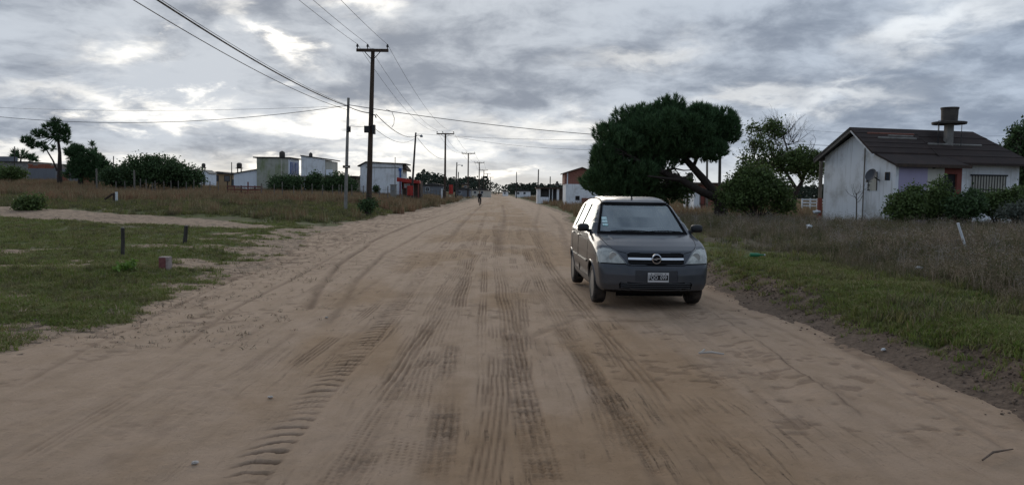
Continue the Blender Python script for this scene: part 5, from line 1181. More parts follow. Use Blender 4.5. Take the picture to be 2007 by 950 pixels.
# litter
paper = mat('paper', (.62, .63, .64), .8, var=.3, vscale=12); gplast = mat('green_plastic', (.03, .20, .09), .35)
def crumple(label, px, py, s, m_, lift=.12):
    g_ = gnd(px, py); bm = bmesh.new(); bmesh.ops.create_icosphere(bm, subdivisions=2, radius=s)
    for v in bm.verts: v.co *= 1 + .7 * (random.random() - .5); v.co.z *= .6
    me = bpy.data.meshes.new('litter_scrap'); bm.to_mesh(me); bm.free(); o = link('litter_scrap', me, m_); o.location = (g_[0], g_[1], g_[2] + lift); tag(o, label, 'litter', 'litter in the right field'); return o
crumple('white crumpled scrap in the weeds below the leaning stake', 1800, 541, .055, paper, .14); crumple('pale scrap on weeds before the white gable', 1600, 438, .16, paper, .55); crumple('pale scrap in the weeds under the sapling', 1694, 437, .14, paper, .55); crumple('small grey scrap in the weeds right of the car', 1585, 471, .10, paper, .4); crumple('small white scrap on the bank near the right verge', 1732, 690, .025, paper, .03)
g_ = gnd(1483, 508); t = thing('plastic_bottle', 'green plastic bottle lying in the verge grass right of the car', 'bottle', g_ + (0, 0, .06))
MB().lathe([(.036, 0), (.04, .01), (.04, .16), (.016, .22), (.016, .28)], g_ + (-.14, 0, .09), 12, 'x').build('bottle', gplast, t, True); MB().lathe([(.02, 0), (.02, .03), (0, .03)], g_ + (.14, 0, .09), 10, 'x').build('cap', paper, t)
g0, g1 = flat(1369, 697), flat(1419, 699); st = MB(); st.tube([g0 + (0, 0, .03), (g0 + g1) / 2 + (0, 0, .045), g1 + (0, 0, .03)], [.012, .013, .009], 6); st.tube([g0 + (.02, 0, .035), g0 + (.09, .12, .045)], .009, 5); tag(st.build('bleached_stick', mat('stick_m', (.50, .45, .40), .9, var=.3), None, True), 'bleached forked stick lying on the sand before the car', 'stick')
g0, g1 = flat(1925, 910), flat(1985, 888); tag(MB().tube([g0 + (0, 0, .03), (g0 * .6 + g1 * .4) + (0, .02, .045), g1 + (0, 0, .03)], [.006, .008, .004], 6).build('dark_twig', mat('twig_brown', (.16, .115, .085), .95, var=.4, vscale=30), None, True), 'dark bent twig on the sand near the bottom right corner', 'twig')
for i, (px, py) in enumerate([(382, 905), (530, 776), (640, 622)]):
    g_ = flat(px, py); bm = bmesh.new(); bmesh.ops.create_icosphere(bm, subdivisions=2, radius=.022)
    for v in bm.verts: v.co *= 1 + .4 * (random.random() - .5); v.co.z *= .45
    me = bpy.data.meshes.new('pebble'); bm.to_mesh(me); bm.free(); o = link('pebble', me, mat('pebble_m', (.52, .47, .42), .9, var=.3, vscale=20)); o.location = (g_[0], g_[1], road_z(g_[0], g_[1]) + .012); tag(o, ('white pebble on the sand near the bottom left', 'white pebble left of the deep tractor track', 'white pebble on the left sand beside the curved rut')[i], 'pebble', 'pebbles on the sand')

# ------------------------------------------------------------------ rider on a bicycle coming up the road
bp = flat(940, 403); bp[2] = road_z(bp[0], bp[1]); bike = thing('bicycle', 'dark bicycle under the distant rider on the road', 'bicycle', bp, R(4), world_built=False)
for yy_ in (-.52, .52):
    wl = MB(); ring = [(0, yy_ + .32 * math.cos(a), .335 + .32 * math.sin(a)) for a in np.linspace(0, 2 * math.pi, 25)]; wl.tube(ring, .022, 6, False); wo = wl.build('wheel', rubber, bike, True)
    sp_ = MB()
    for k in range(8): a = k * math.pi / 8; sp_.tube([(0, yy_ + .31 * math.cos(a), .335 + .31 * math.sin(a)), (0, yy_ - .31 * math.cos(a), .335 - .31 * math.sin(a))], .003, 3, False)
    tag(sp_.build('spokes', metal_grey, wo), kind='stuff')
fm = MB()
for a, b in (((0, -.48, .62), (0, -.52, .335)), ((0, -.42, .80), (0, -.48, .62)), ((0, -.44, .70), (0, .02, .30)), ((0, .02, .30), (0, .18, .82)), ((0, -.44, .78), (0, .16, .74)), ((0, .02, .30), (0, .52, .335)), ((0, .16, .74), (0, .52, .335))): fm.tube([a, b], .018, 6)
fm.build('frame', metal_dark, bike); MB().tube([(-.28, -.30, .98), (-.12, -.42, .98), (0, -.42, .95), (.12, -.42, .98), (.28, -.30, .98)], .014, 6).build('handlebar', metal_dark, bike); MB().box(-.07, .07, .06, .30, .83, .89).build('saddle', rubber, bike, bevel=.02)
person = thing('person', 'distant rider in dark clothes coming up the road on a bicycle', 'person', bp, R(4), world_built=False)
def skin(name, verts, edges, rad, m_, parent, rootv=0):
    me = bpy.data.meshes.new(name); me.from_pydata(verts, edges, []); o = link(name, me, m_, parent)
    sk = o.modifiers.new('skin', 'SKIN'); me.skin_vertices or None
    if not me.skin_vertices: 
        bm = bmesh.new(); bm.from_mesh(me); bm.verts.layers.skin.verify(); bm.to_mesh(me); bm.free()
    for i, r in enumerate(rad): me.skin_vertices[0].data[i].radius = (r, r); me.skin_vertices[0].data[i].use_root = (i == rootv)
    ssf = o.modifiers.new('sub', 'SUBSURF'); ssf.levels = 1; ssf.render_levels = 1; return o
vs = [(0, .20, .93), (0, .12, 1.15), (0, .02, 1.36), (0, -.03, 1.47), (-.19, .0, 1.36), (-.27, -.15, 1.16), (-.25, -.32, 1.02), (.19, .0, 1.36), (.27, -.15, 1.16), (.25, -.32, 1.02), (-.10, .16, .90), (-.13, -.16, .72), (-.12, -.02, .38), (-.12, -.14, .33), (.10, .16, .90), (.13, -.20, .60), (.12, .02, .20), (.12, -.10, .15)]
skin('body', vs, [(0, 1), (1, 2), (2, 3), (2, 4), (4, 5), (5, 6), (2, 7), (7, 8), (8, 9), (0, 10), (10, 11), (11, 12), (12, 13), (0, 14), (14, 15), (15, 16), (16, 17)], [.14, .15, .15, .06, .075, .055, .04, .075, .055, .04, .10, .08, .05, .045, .10, .08, .05, .045], mat('dark_cloth', (.022, .018, .018), .9), person)
MB().lathe([(0, -.13), (.06, -.11), (.085, -.04), (.09, .03), (.08, .09), (.045, .125), (0, .13)], (0, -.06, 1.60), 14).build('head', mat('skin_m', (.25, .15, .11), .6), person, True)
MB().lathe([(.092, .0), (.094, .04), (.084, .095), (.048, .135), (0, .142)], (0, -.045, 1.605), 14).build('hair', mat('hair_m', (.012, .01, .01), .8), person, True)

# ------------------------------------------------------------------ trees and shrubs
def unit(v): return v / (np.linalg.norm(v, axis=-1, keepdims=True) + 1e-9)
def leaves_mesh(name, C, size, m, parent, flat_=0.0, aspect=0.55):
    """one small rhombic leaf (two folded triangles) per centre"""
    n = len(C); a = unit(rng.normal(size=(n, 3))); b = rng.normal(size=(n, 3)); b[:, 2] *= (1 - flat_)
    b = unit(b - (a * b).sum(1, keepdims=True) * a); s = (size * rng.uniform(0.6, 1.35, n))[:, None]
    nn = np.cross(a, b)
    V = np.stack([C - a * s, C + b * s * aspect - nn * s * 0.12, C + a * s, C - b * s * aspect - nn * s * 0.12], 1).reshape(-1, 3)
    return np_mesh(name, V, np.arange(4 * n).reshape(n, 4), m, parent)
def tufts_mesh(name, P, Dr, L, m, parent, k=13, spread=0.55, wdt=0.014):
    n = len(P); Pn = np.repeat(P, k, 0); Dn = np.repeat(unit(Dr), k, 0)
    d = unit(Dn + spread * rng.normal(size=(n * k, 3))); l = (L * rng.uniform(0.6, 1.15, n * k))[:, None]
    s = unit(np.cross(d, rng.normal(size=(n * k, 3)))) * wdt
    st = Pn + Dn * (rng.uniform(-0.5, 0.2, n * k) * L)[:, None]
    V = np.stack([st - s, st + s, st + d * l], 1).reshape(-1, 3)
    return np_mesh(name, V, np.arange(3 * n * k).reshape(-1, 3), m, parent)
def ell_pts(c, r, n, shell=0.5, noise=0.25, seed=1):
    d = unit(rng.normal(size=(n, 3))); rr = shell + (1 - shell) * rng.uniform(0, 1, n) ** 0.5
    lump = 1 + noise * (fbm(d[:, 0] * 2.5 + seed, d[:, 2] * 2.5 + d[:, 1] * 1.9, seed, 3) - 0.5) * 2
    return np.array(c) + d * np.array(r) * (rr * lump)[:, None], d
def clumps(C, n_per, rad):
    i = np.repeat(np.arange(len(C)), n_per); return C[i] + rng.normal(size=(len(i), 3)) * rad
def branch(mb, p, d, L, r, depth, spread=0.55, up=0.1, tips=None, kink=0.18, seg=5, nch=(2, 3)):
    p = np.array(p, float); d = unit(np.array(d, float)); pts = [p]; rr = [r]; n = 4
    for i in range(n):
        d = unit(d + rng.normal(size=3) * kink + np.array([0, 0, up * 0.3])); p = p + d * L / n; pts.append(p); rr.append(max(r * (1 - 0.45 * (i + 1) / n), 0.004))
    mb.tube(pts, rr, seg if r > 0.03 else 3, False)
    if depth <= 0:
        if tips is not None: tips.append(p)
        return
    for _ in range(random.randint(*nch)):
        k = random.randint(2, n); nd = unit(d + rng.normal(size=3) * spread + np.array([0, 0, up]))
        branch(mb, pts[k], nd, L * random.uniform(0.55, 0.8), rr[k] * 0.68, depth - 1, spread, up, tips, kink, seg, nch)
def shrub(name, label, parts_px, Y, m, n_cl, n_leaf, size, depth=0.8, group=None, cat='shrub', lrad=0.16, sr=0.035):
    """leafy shrub: ellipsoids given as (px, py, rx, ry) seen at depth Y"""
    k = Y / FPX; cx0 = np.mean([p[0] for p in parts_px]); base = at(cx0, max(p[1] + p[3] for p in parts_px), Y)
    base = np.array([base[0], Y, T1(base[0], Y)])
    t = thing(name, label, cat, base, group=group); st = MB(); cl = []
    tot = sum(p[2] * p[3] for p in parts_px)
    for (px, py, rx, ry) in parts_px:
        c = at(px, py, Y + rng.uniform(-0.2, 0.2) * depth); n = max(4, int(n_cl * rx * ry / tot))
        pts, d = ell_pts(c, (rx * k, max(rx * k * depth, 0.3), ry * k), n, 0.55, 0.3, px % 17)
        pts = pts[pts[:, 2] > base[2] + 0.03]; cl.append(pts)
        for _ in range(6):
            q = pts[rng.integers(len(pts))]; st.tube([base + rng.normal(size=3) * [sr * 4, sr * 4, 0.0], (base + q) / 2 + rng.normal(size=3) * 0.08, q], [sr, sr * .6, sr * .25], 5, False)
    C = np.concatenate(cl); st.build('stems', bark, t)
    leaves_mesh('foliage', clumps(C, n_leaf, lrad), size, m, t)
    return t

# --- the big stone pine
PY = 42.0; kp = PY / FPX
pb = at(1412, 412, PY); pb[2] = T1(pb[0], PY) - 0.05
pine = thing('pine_tree', 'broad dark umbrella pine with leaning trunk behind the parked car', 'tree', pb)
mb = MB()
fork = at(1406, 378, PY)
mb.tube([pb, at(1413, 405, PY), at(1410, 392, PY), fork], [0.42, 0.36, 0.32, 0.29], 12)
limbs = [[(1406, 384, 0), (1384, 357, .1), (1358, 328, .2), (1338, 306, .3), (1318, 285, .5), (1300, 262, .6)],
         [(1404, 388, 0), (1372, 374, -.3), (1335, 352, -.6), (1300, 338, -.8), (1262, 322, -1.0), (1225, 300, -1.1)],
         [(1358, 328, .2), (1370, 300, .6), (1390, 275, .9), (1405, 255, 1.1)], [(1300, 338, -.8), (1280, 310, -.3), (1262, 280, 0.2)],
         [(1338, 306, .3), (1350, 275, -.6), (1362, 245, -1.0)], [(1335, 352, -.6), (1310, 350, -1.6), (1270, 345, -2.0)],
         [(1320, 330, .6), (1340, 334, 1.0), (1365, 333, 1.4)]]
lr = [(0.24, 0.10), (0.23, 0.09), (0.11, 0.05), (0.11, 0.05), (0.12, 0.05), (0.09, 0.04), (0.05, 0.02)]
for l, (a, b) in zip(limbs, lr):
    mb.tube([at(x, y, PY + o) for x, y, o in l], list(np.linspace(a, b, len(l))), 9)
for x, y, o in [(1300, 262, .6), (1262, 280, .2), (1405, 255, 1.1), (1362, 245, -1), (1225, 300, -1.1), (1338, 306, .3), (1300, 338, -.8), (1335, 352, -.6)]:
    for _ in range(4): branch(mb, at(x, y, PY + o), rng.normal(size=3) * [1, 1, .4] + [0, 0, .1], 0.7, 0.05, 2, 0.7, 0.05)
mb.build('trunk', bark, pine, True)
ELL = [(1325, 250, 98, 50, 2.6, 780), (1370, 235, 55, 36, 2.0, 330), (1400, 258, 40, 34, 1.7, 330), (1420, 262, 18, 26, 1.1, 120), (1265, 262, 62, 46, 2.2, 460), (1215, 296, 50, 52, 2.0, 430), (1178, 318, 26, 42, 1.4, 230),
       (1230, 335, 62, 34, 1.8, 330), (1290, 300, 50, 30, 1.6, 240), (1190, 270, 26, 24, 1.2, 110), (1395, 288, 38, 15, 1.2, 130), (1350, 285, 40, 18, 1.5, 130), (1163, 346, 14, 26, 0.9, 70), (1215, 354, 52, 24, 1.6, 260), (1245, 236, 34, 22, 1.2, 110), (1295, 222, 40, 22, 1.5, 160)]
Pp, Dd = [], []
for i, (x, y, rx, ry, dep, n) in enumerate(ELL):
    c = at(x, y, PY + (rng.uniform(-.3, .3))); 
    for q in range(max(3, int(rx * ry / 170))):
        bc_, bd = ell_pts(c, (rx * kp * .86, dep * .86, ry * kp * .86), 1, 0.70, 0.15, 3 + i); rb_ = rng.uniform(.42, .75)
        p, d = ell_pts(bc_[0], (rb_, rb_, rb_ * .72), int(n * 1.5 / max(3, int(rx * ry / 170))) + 6, .8, .1, q); Pp.append(p); Dd.append(d * [0.5, 0.5, 0.4] + [0, 0, 0.7])
    p, d = ell_pts(c, (rx * kp * .8, dep * .8, ry * kp * .8), int(n * .5), 0.4, 0.20, 3 + i); Pp.append(p); Dd.append(d * [0.45, 0.45, 0.4] + [0, 0, 0.85])
tufts_mesh('crown', np.concatenate(Pp), np.concatenate(Dd), 0.30, pine_m, pine, 22, 0.42, 0.020)
# low dark growth under the pine, and the dense shrub right of its trunk
shrub('evergreen_shrub', 'low dense dark evergreen growing under the left half of the big pine', [(1235, 365, 38, 26), (1285, 358, 48, 30), (1330, 370, 32, 24), (1262, 380, 55, 20), (1182, 362, 12, 18)], 43.5, leaf_dark, 460, 26, 0.085, 0.9)
shrub('evergreen_shrub', 'rounded green shrub between the pine trunk and the thin-crowned tree', [(1465, 372, 50, 38), (1505, 375, 42, 34), (1440, 385, 36, 28), (1535, 395, 26, 18), (1480, 345, 34, 20)], 40.0, leaf_mid, 520, 26, 0.075, 0.9)

# --- thin-crowned tree beside the white house
ty = 45.0; tb = at(1553, 412, ty); tb[2] = T1(tb[0], ty) - 0.05; kt = ty / FPX
tree2 = thing('broadleaf_tree', 'half-bare broadleaf tree with a nest left of the white house', 'tree', tb)
mb = MB(); tips = []
stems = [[(1553, 412, 0), (1556, 392, 0), (1562, 372, 0)], [(1562, 372, 0), (1572, 355, .2), (1580, 335, .3), (1588, 315, .4)], [(1562, 372, 0), (1550, 352, -.2), (1535, 330, -.3), (1515, 305, -.2), (1505, 275, 0)],
         [(1572, 355, .2), (1560, 330, .6), (1545, 300, .7), (1535, 265, .6)], [(1580, 335, .3), (1598, 330, .1), (1612, 332, 0)], [(1535, 330, -.3), (1505, 322, -.7), (1478, 312, -.9)], [(1550, 352, -.2), (1520, 350, .3), (1490, 345, .6)]]
for l, (a, b) in zip(stems, [(.17, .13), (.11, .06), (.11, .035), (.09, .03), (.05, .02), (.06, .025), (.05, .02)]):
    mb.tube([at(x, y, ty + o) for x, y, o in l], list(np.linspace(a, b, len(l))), 7)
for x, y, n, L in [(1535, 265, 10, 0.95), (1545, 285, 7, 0.9), (1520, 275, 7, 0.9), (1505, 275, 5, 0.8), (1555, 280, 6, 0.9), (1530, 300, 5, .8)]:
    for _ in range(n): branch(mb, at(x, y, ty + .3), rng.normal(size=3) * [.8, .6, .25] + [0.12, 0, .7], L, 0.020, 2, 0.55, 0.25, None, 0.14)
for x, y in [(1588, 315), (1505, 305), (1478, 312), (1560, 320), (1600, 330), (1490, 345)]:
    for _ in range(5): branch(mb, at(x, y, ty + .1), rng.normal(size=3) * [1, 1, .5] + [0, 0, .35], 1.0, 0.03, 2, 0.6, 0.15)
mb.build('trunk', bark, tree2, True)
C = []
for x, y, rx, ry, n in [(1575, 315, 32, 24, 190), (1545, 318, 36, 22, 170), (1600, 322, 18, 20, 85), (1512, 322, 26, 18, 60), (1478, 312, 24, 26, 62), (1500, 285, 24, 18, 30), (1518, 248, 20, 11, 38), (1476, 252, 10, 9, 13), (1480, 285, 16, 14, 20), (1468, 335, 20, 14, 36), (1590, 345, 22, 12, 26), (1520, 262, 12, 12, 18), (1492, 258, 14, 10, 14)]:
    p, d = ell_pts(at(x, y, ty), (rx * kt, rx * kt * 0.9, ry * kt), n, 0.35, 0.3, x % 13); C.append(p)
leaves_mesh('crown', clumps(np.concatenate(C), 17, 0.15), 0.075, leaf_mid, tree2)
nb_ = at(1534, 263, ty + .2); tw = MB()
for _ in range(70):
    a = nb_ + rng.normal(size=3) * [.13, .13, .10]; b = a + unit(rng.normal(size=3)) * 0.22; tw.tube([a, (a + b) / 2 + rng.normal(size=3) * .02, b], 0.012, 3, False)
tag(tw.build('bird_nest', mat('nest_m', (0.03, 0.024, 0.02), 0.95), None), 'dark twig nest high in the half-bare broadleaf tree', 'nest')

# --- hedge of shrubs before the white house, each its own plant
HED = [('bushy green shrub before the purple wall, left end of the row', [(1778, 405, 34, 24), (1765, 414, 28, 16), (1792, 382, 16, 18)], 31.0, leaf_mid),
       ('tallest green shrub before the red-framed doorway', [(1838, 398, 34, 26), (1846, 368, 15, 18), (1826, 408, 34, 20)], 31.4, leaf_mid),
       ('wide dark green shrub between the doorway and the barred window', [(1895, 402, 36, 22), (1880, 410, 34, 18), (1908, 388, 14, 12)], 31.0, leaf_dark),
       ('green shrub beneath the barred window', [(1948, 402, 38, 20), (1965, 395, 26, 18)], 31.6, leaf_mid),
       ('green shrub at the right border below the barred window', [(2002, 394, 34, 24), (1990, 405, 30, 20)], 31.2, leaf_mid)]
for lb, pp, Y_, m_ in HED: shrub('garden_shrub', lb, pp, Y_, m_, 200, 26, 0.062, 0.8, 'shrubs before the white house', lrad=0.11)
shrub('dry_shrub', 'pale grey withered shrub in the field below the garden shrubs', [(1985, 418, 26, 14), (2003, 412, 18, 12)], 29.0, leaf_grey, 90, 16, 0.05, 0.8, lrad=0.12)
# --- tree at the right border
ty3 = 41.0; tb3 = at(2025, 410, ty3); tb3[2] = T1(tb3[0], ty3)
tree3 = thing('broadleaf_tree', 'leafy tree cut by the right border beyond the white house', 'tree', tb3)
mb = MB(); mb.tube([tb3, at(2012, 370, ty3), at(2008, 335, ty3)], [.16, .12, .10], 8)
for _ in range(9): branch(mb, at(2008, 335, ty3), rng.normal(size=3) * [.8, .8, .3] + [0, 0, .6], 1.4, .06, 2)
mb.build('trunk', bark, tree3, True)
C = [ell_pts(at(x, y, ty3), (rx * ty3 / FPX, rx * ty3 / FPX, ry * ty3 / FPX), n, .45, .3, x % 7)[0] for x, y, rx, ry, n in [(2015, 275, 34, 34, 170), (1998, 300, 26, 22, 90), (2005, 340, 24, 26, 70), (1985, 280, 14, 12, 22), (2040, 310, 40, 40, 150), (1995, 365, 14, 16, 26)]]
leaves_mesh('crown', clumps(np.concatenate(C), 24, .13), .085, leaf_dark, tree3)
# --- bare sapling in front of the white gable
sb_ = at(1679, 412, 35.2); sb_[2] = T1(sb_[0], 35.2)
sap = thing('bare_sapling', 'thin leafless sapling in front of the white gable wall', 'sapling', sb_)
mb = MB(); mb.tube([sb_, at(1679, 395, 35.2), at(1678, 378, 35.2)], [.03, .024, .016], 5)
for _ in range(7): branch(mb, at(1678.5, random.uniform(378, 400), 35.2), rng.normal(size=3) * [.8, .5, .2] + [0, 0, .8], .5, .012, 1, .5, .3)
mb.build('stem', twig_m, sap)

# --- left side: tall thin pine, dark conifers, round shrub mass
def tuft_tree(name, label, Y, base_px, trunks, ells, m, L=0.5, k=12, wdt=0.03, den=1.0, spread=0.5):
    b = at(base_px[0], base_px[1], Y); b[2] = T1(b[0], Y) - 0.1
    t = thing(name, label, 'tree', b); kk = Y / FPX; mb = MB()
    for l, (a, c) in trunks: mb.tube([b if i == 0 and l[0] is None else at(q[0], q[1], Y + (q[2] if len(q) > 2 else 0)) for i, q in enumerate(l)], list(np.linspace(a, c, len(l))), 6)
    P_, D_ = [], []
    for i, (x, y, rx, ry, n) in enumerate(ells):
        p, d = ell_pts(at(x, y, Y), (rx * kk, rx * kk * .9, ry * kk), int(n * den), .45, .3, i + 2); P_.append(p); D_.append(d * .7 + [0, 0, .5])
        q = p[0]; mb.tube([at(trunks[0][0][-1][0], trunks[0][0][-1][1], Y), (at(x, y, Y) + at(trunks[0][0][-1][0], trunks[0][0][-1][1], Y)) / 2, at(x, y, Y)], [.07, .05, .03], 4, False)
    mb.build('trunk', bark, t); tufts_mesh('crown', np.concatenate(P_), np.concatenate(D_), L, m, t, k, spread, wdt)
    return t
tuft_tree('pine_tree', 'tall thin pine with open crown on the left skyline', 95, (117, 360), [([(117, 365), (117, 330), (117, 300), (113, 265)], (.32, .12)), ([(112, 335), (104, 315), (92, 295), (82, 288)], (.12, .05))],
          [(100, 248, 14, 8, 26), (108, 240, 9, 7, 18), (122, 252, 14, 9, 24), (132, 262, 9, 8, 16), (77, 262, 14, 7, 28), (55, 276, 11, 8, 24), (65, 284, 12, 6, 18), (83, 284, 8, 5, 10), (100, 265, 10, 7, 14), (118, 272, 11, 7, 14), (130, 275, 9, 6, 9), (104, 290, 6, 4, 6), (88, 292, 6, 4, 6), (113, 258, 10, 8, 16)], pine_m, .42, 16, .04, 2.6)
tuft_tree('conifer', 'dark bushy conifer right of the tall thin pine', 92, (158, 360), [([(158, 365), (158, 330), (156, 300)], (.3, .15))],
          [(150, 300, 22, 16, 75), (140, 298, 12, 8, 25), (172, 315, 24, 22, 95), (158, 325, 26, 20, 85), (140, 340, 16, 10, 28), (168, 335, 26, 18, 70)], pine_m, .42, 15, .045, 2.4)
tuft_tree('conifer', 'spiky dark conifer behind the fence left of the round shrub mass', 94, (190, 360), [([(190, 365), (186, 330), (184, 300)], (.25, .08))],
          [(184, 300, 7, 14, 22), (194, 315, 14, 12, 38), (203, 325, 16, 12, 40), (192, 338, 26, 16, 60), (213, 332, 9, 8, 16), (180, 282, 5, 3, 5)], pine_m, .40, 15, .045, 2.4)
tuft_tree('umbrella_tree', 'small flat-topped tree on the skyline near the left border', 150, (40, 345), [([(40, 350), (40, 325), (41, 310)], (.25, .12))],
          [(42, 303, 20, 7, 50), (30, 308, 10, 5, 20), (60, 310, 10, 5, 22), (68, 313, 8, 4, 12)], pine_m, .8, 12, .08)
for lb, pp, Y_ in [('round green shrub mass behind the fence, left of the small white house', [(280, 332, 40, 24), (315, 330, 40, 22), (262, 342, 28, 18)], 84), ('low dark green shrub joined to the right of the round shrub mass', [(350, 342, 36, 20), (378, 348, 22, 12), (325, 345, 34, 16)], 86), ('low green shrub under the spiky conifer', [(225, 345, 24, 12), (245, 348, 18, 10)], 85)]:
    shrub('evergreen_shrub', lb, pp, Y_, leaf_dark, 420, 30, 0.12, 0.8, lrad=0.26)
for lb, pp, Y_ in [('dark shrub before the mossy house with blue shutters', [(560, 360, 30, 14), (545, 362, 18, 11), (575, 358, 16, 12)], 96), ('dark upright shrub below the white upper storey', [(618, 357, 13, 16), (612, 362, 12, 12)], 97), ('dark shrub left of the wooden lamp pole', [(660, 358, 22, 17), (682, 364, 18, 12), (645, 362, 12, 12)], 95)]:
    shrub('dark_shrub', lb, pp, Y_, leaf_dark, 260, 26, 0.12, 0.8, lrad=0.26)
shrub('dark_shrub', 'round dark bush by the side street on the left', [(62, 399, 22, 12), (48, 402, 16, 9)], gnd(60, 412)[1], leaf_mid, 120, 22, 0.07, .8, lrad=.14)
shrub('evergreen_shrub', 'unkempt green bushes before the low grey house at the left border', [(12, 340, 26, 12), (36, 343, 16, 9), (-14, 340, 20, 14)], 100, leaf_mid, 200, 22, 0.14, 0.8, lrad=0.28)
shrub('dark_shrub', 'small bush against the white shed with overhanging roof', [(737, 370, 5, 6)], 88, leaf_dark, 20, 20, 0.11, .8, lrad=.12)
shrub('dark_shrub', 'dark weeds around the foot of the tall crossarm pole', [(724, 400, 16, 10), (716, 404, 12, 8)], 49.5, leaf_dark, 60, 16, 0.08, .8, lrad=.14)
shrub('leafy_weed', 'bright green leafy weed on the sand near the red stone', [(246, 521, 13, 6)], gnd(246, 527)[1], mat('leaf_bright', (0.16, 0.26, 0.05), .6, island=.3, trans=.3), 34, 9, 0.04, .9, lrad=.035, cat='plant', sr=.004)
# --- distant wood along the horizon
nt = 5200; azs = rng.uniform(-0.70, 0.70, nt); Ys = rng.uniform(400, 640, nt); xs_ = Ys * np.tan(azs)
ok = (np.abs(uu(xs_, Ys)) > 7) | (Ys > 585); azs, Ys, xs_ = azs[ok], Ys[ok], xs_[ok]; nt = len(azs)
hg = (5.0 + 2.6 * vnoise(azs * 40, azs * 0, 5) + 2.0 * vnoise(azs * 170, azs * 0 + 3, 6)) * np.where((azs > -0.12) & (azs < -0.03), 1.2, 1.0)
kk = 22; zf = rng.uniform(0, 1, (nt, kk)) ** 0.8; rr = 2.6 * np.sqrt(np.clip(1 - zf ** 2.2, 0, 1)) * np.sqrt(rng.uniform(0, 1, (nt, kk))); aa = rng.uniform(0, 6.283, (nt, kk))
zb_ = terrain(xs_, Ys)
P_ = np.stack([xs_[:, None] + rr * np.cos(aa), Ys[:, None] + rr * np.sin(aa), zb_[:, None] + zf * hg[:, None]], 2).reshape(-1, 3)
o = leaves_mesh('distant_wood', P_, 0.62, leaf_far, None, aspect=0.8)
tag(o, 'dark band of distant trees along the horizon', 'wood', kind='stuff')

# ------------------------------------------------------------------ ground vegetation (scattered, uncountable)
def clump_mesh(name, nb, h, spread, lean, wdt, m, stems=False):
    V, F = [], []
    for _ in range(nb):
        a = rng.uniform(0, 2 * math.pi); r = spread * math.sqrt(rng.uniform()); p = np.array([r * math.cos(a), r * math.sin(a), -0.02])
        az = rng.uniform(0, 2 * math.pi); ln = lean * rng.uniform(0.3, 1.2); hh = h * rng.uniform(0.5, 1.15)
        d = np.array([math.cos(az), math.sin(az), 0]); s = np.array([-d[1], d[0], 0]) * wdt * rng.uniform(.7, 1.3)
        m1 = p + d * hh * ln * .35 + [0, 0, hh * .55]; t = p + d * hh * ln + [0, 0, hh * (1 - .25 * ln)]
        n = len(V); V += [p - s, p + s, m1 - s * .8, m1 + s * .8, t]; F += [(n, n + 1, n + 3, n + 2), (n + 2, n + 3, n + 4)]
        if stems:
            for q in range(rng.integers(3, 8)):
                f = rng.uniform(.35, 1); b = p + (t - p) * f; e = b + unit(rng.normal(size=3) * [1, 1, .6] + [0, 0, .5]) * hh * rng.uniform(.08, .26); sw_ = unit(np.cross(e - b, rng.normal(size=3))) * wdt * .8
                n = len(V); V += [b - sw_, b + sw_, e]; F += [(n, n + 1, n + 2)]
                if rng.uniform() < .6:
                    n = len(V); V += [e - sw_ * 2.2, e + sw_ * 2.2, e + (e - b) * .25 + [0, 0, wdt * 2]]; F += [(n, n + 1, n + 2)]
    me = bpy.data.meshes.new(name); me.from_pydata([tuple(v) for v in V], [], F); me.materials.append(m); me.update()
    return bpy.data.objects.new(name, me)
def veg_mat(name, c1, c2, c3, trans=0.25):
    m = bpy.data.materials.new(name); m.use_nodes = True; g = NG(m.node_tree); b = g.n['Principled BSDF']; b.inputs['Roughness'].default_value = .8; b.inputs['Specular IOR Level'].default_value = .2
    oi = g.new('ShaderNodeObjectInfo'); gi = g.new('ShaderNodeNewGeometry')
    c = g.mix(g.ss(oi.outputs['Random'], .2, .75), c1, c2); c = g.mix(g.ss(gi.outputs['Random Per Island'], .6, .9), c, c3)
    lo_ = g.noise(oi.outputs['Location'], .55, 4, .6); c = g.mix(g.ss(lo_, .48, .66, 0.0, .6), c, c3)
    c = g.mul(c, g.math('ADD', .75, g.math('MULTIPLY', gi.outputs['Random Per Island'], .5)))
    g.put(b.inputs['Base Color'], c); t = g.new('ShaderNodeBsdfTranslucent'); g.put(t.inputs[0], c)
    ms = g.new('ShaderNodeMixShader'); ms.inputs[0].default_value = trans; o_ = [x for x in g.n if x.type == 'OUTPUT_MATERIAL'][0]
    g.l.new(b.outputs[0], ms.inputs[1]); g.l.new(t.outputs[0], ms.inputs[2]); g.l.new(ms.outputs[0], o_.inputs[0]); return m
grass_m = veg_mat('grass_m', (0.145, 0.185, 0.042), (0.20, 0.21, 0.065), (0.25, 0.21, 0.11))
grassb_m = veg_mat('grassb_m', (0.155, 0.225, 0.042), (0.20, 0.245, 0.062), (0.21, 0.20, 0.09))
weed_m = veg_mat('weed_m', (0.22, 0.165, 0.115), (0.145, 0.12, 0.078), (0.32, 0.26, 0.19), .2)
weedg_m = veg_mat('weedg_m', (0.085, 0.105, 0.040), (0.125, 0.118, 0.055), (0.18, 0.15, 0.09), .2)
red_gm = veg_mat('red_gm', (0.27, 0.155, 0.098), (0.20, 0.145, 0.082), (0.26, 0.22, 0.13), .25)
pale_m = veg_mat('pale_m', (0.26, 0.235, 0.20), (0.20, 0.17, 0.14), (0.32, 0.29, 0.26), .15)
clod_m = mat('clod_m', (0.15, 0.105, 0.075), .95, col2=(0.085, 0.06, 0.045), vscale=8)
def proto(cname, objs):
    c = bpy.data.collections.new(cname)
    for o_ in objs: c.objects.link(o_)
    return c
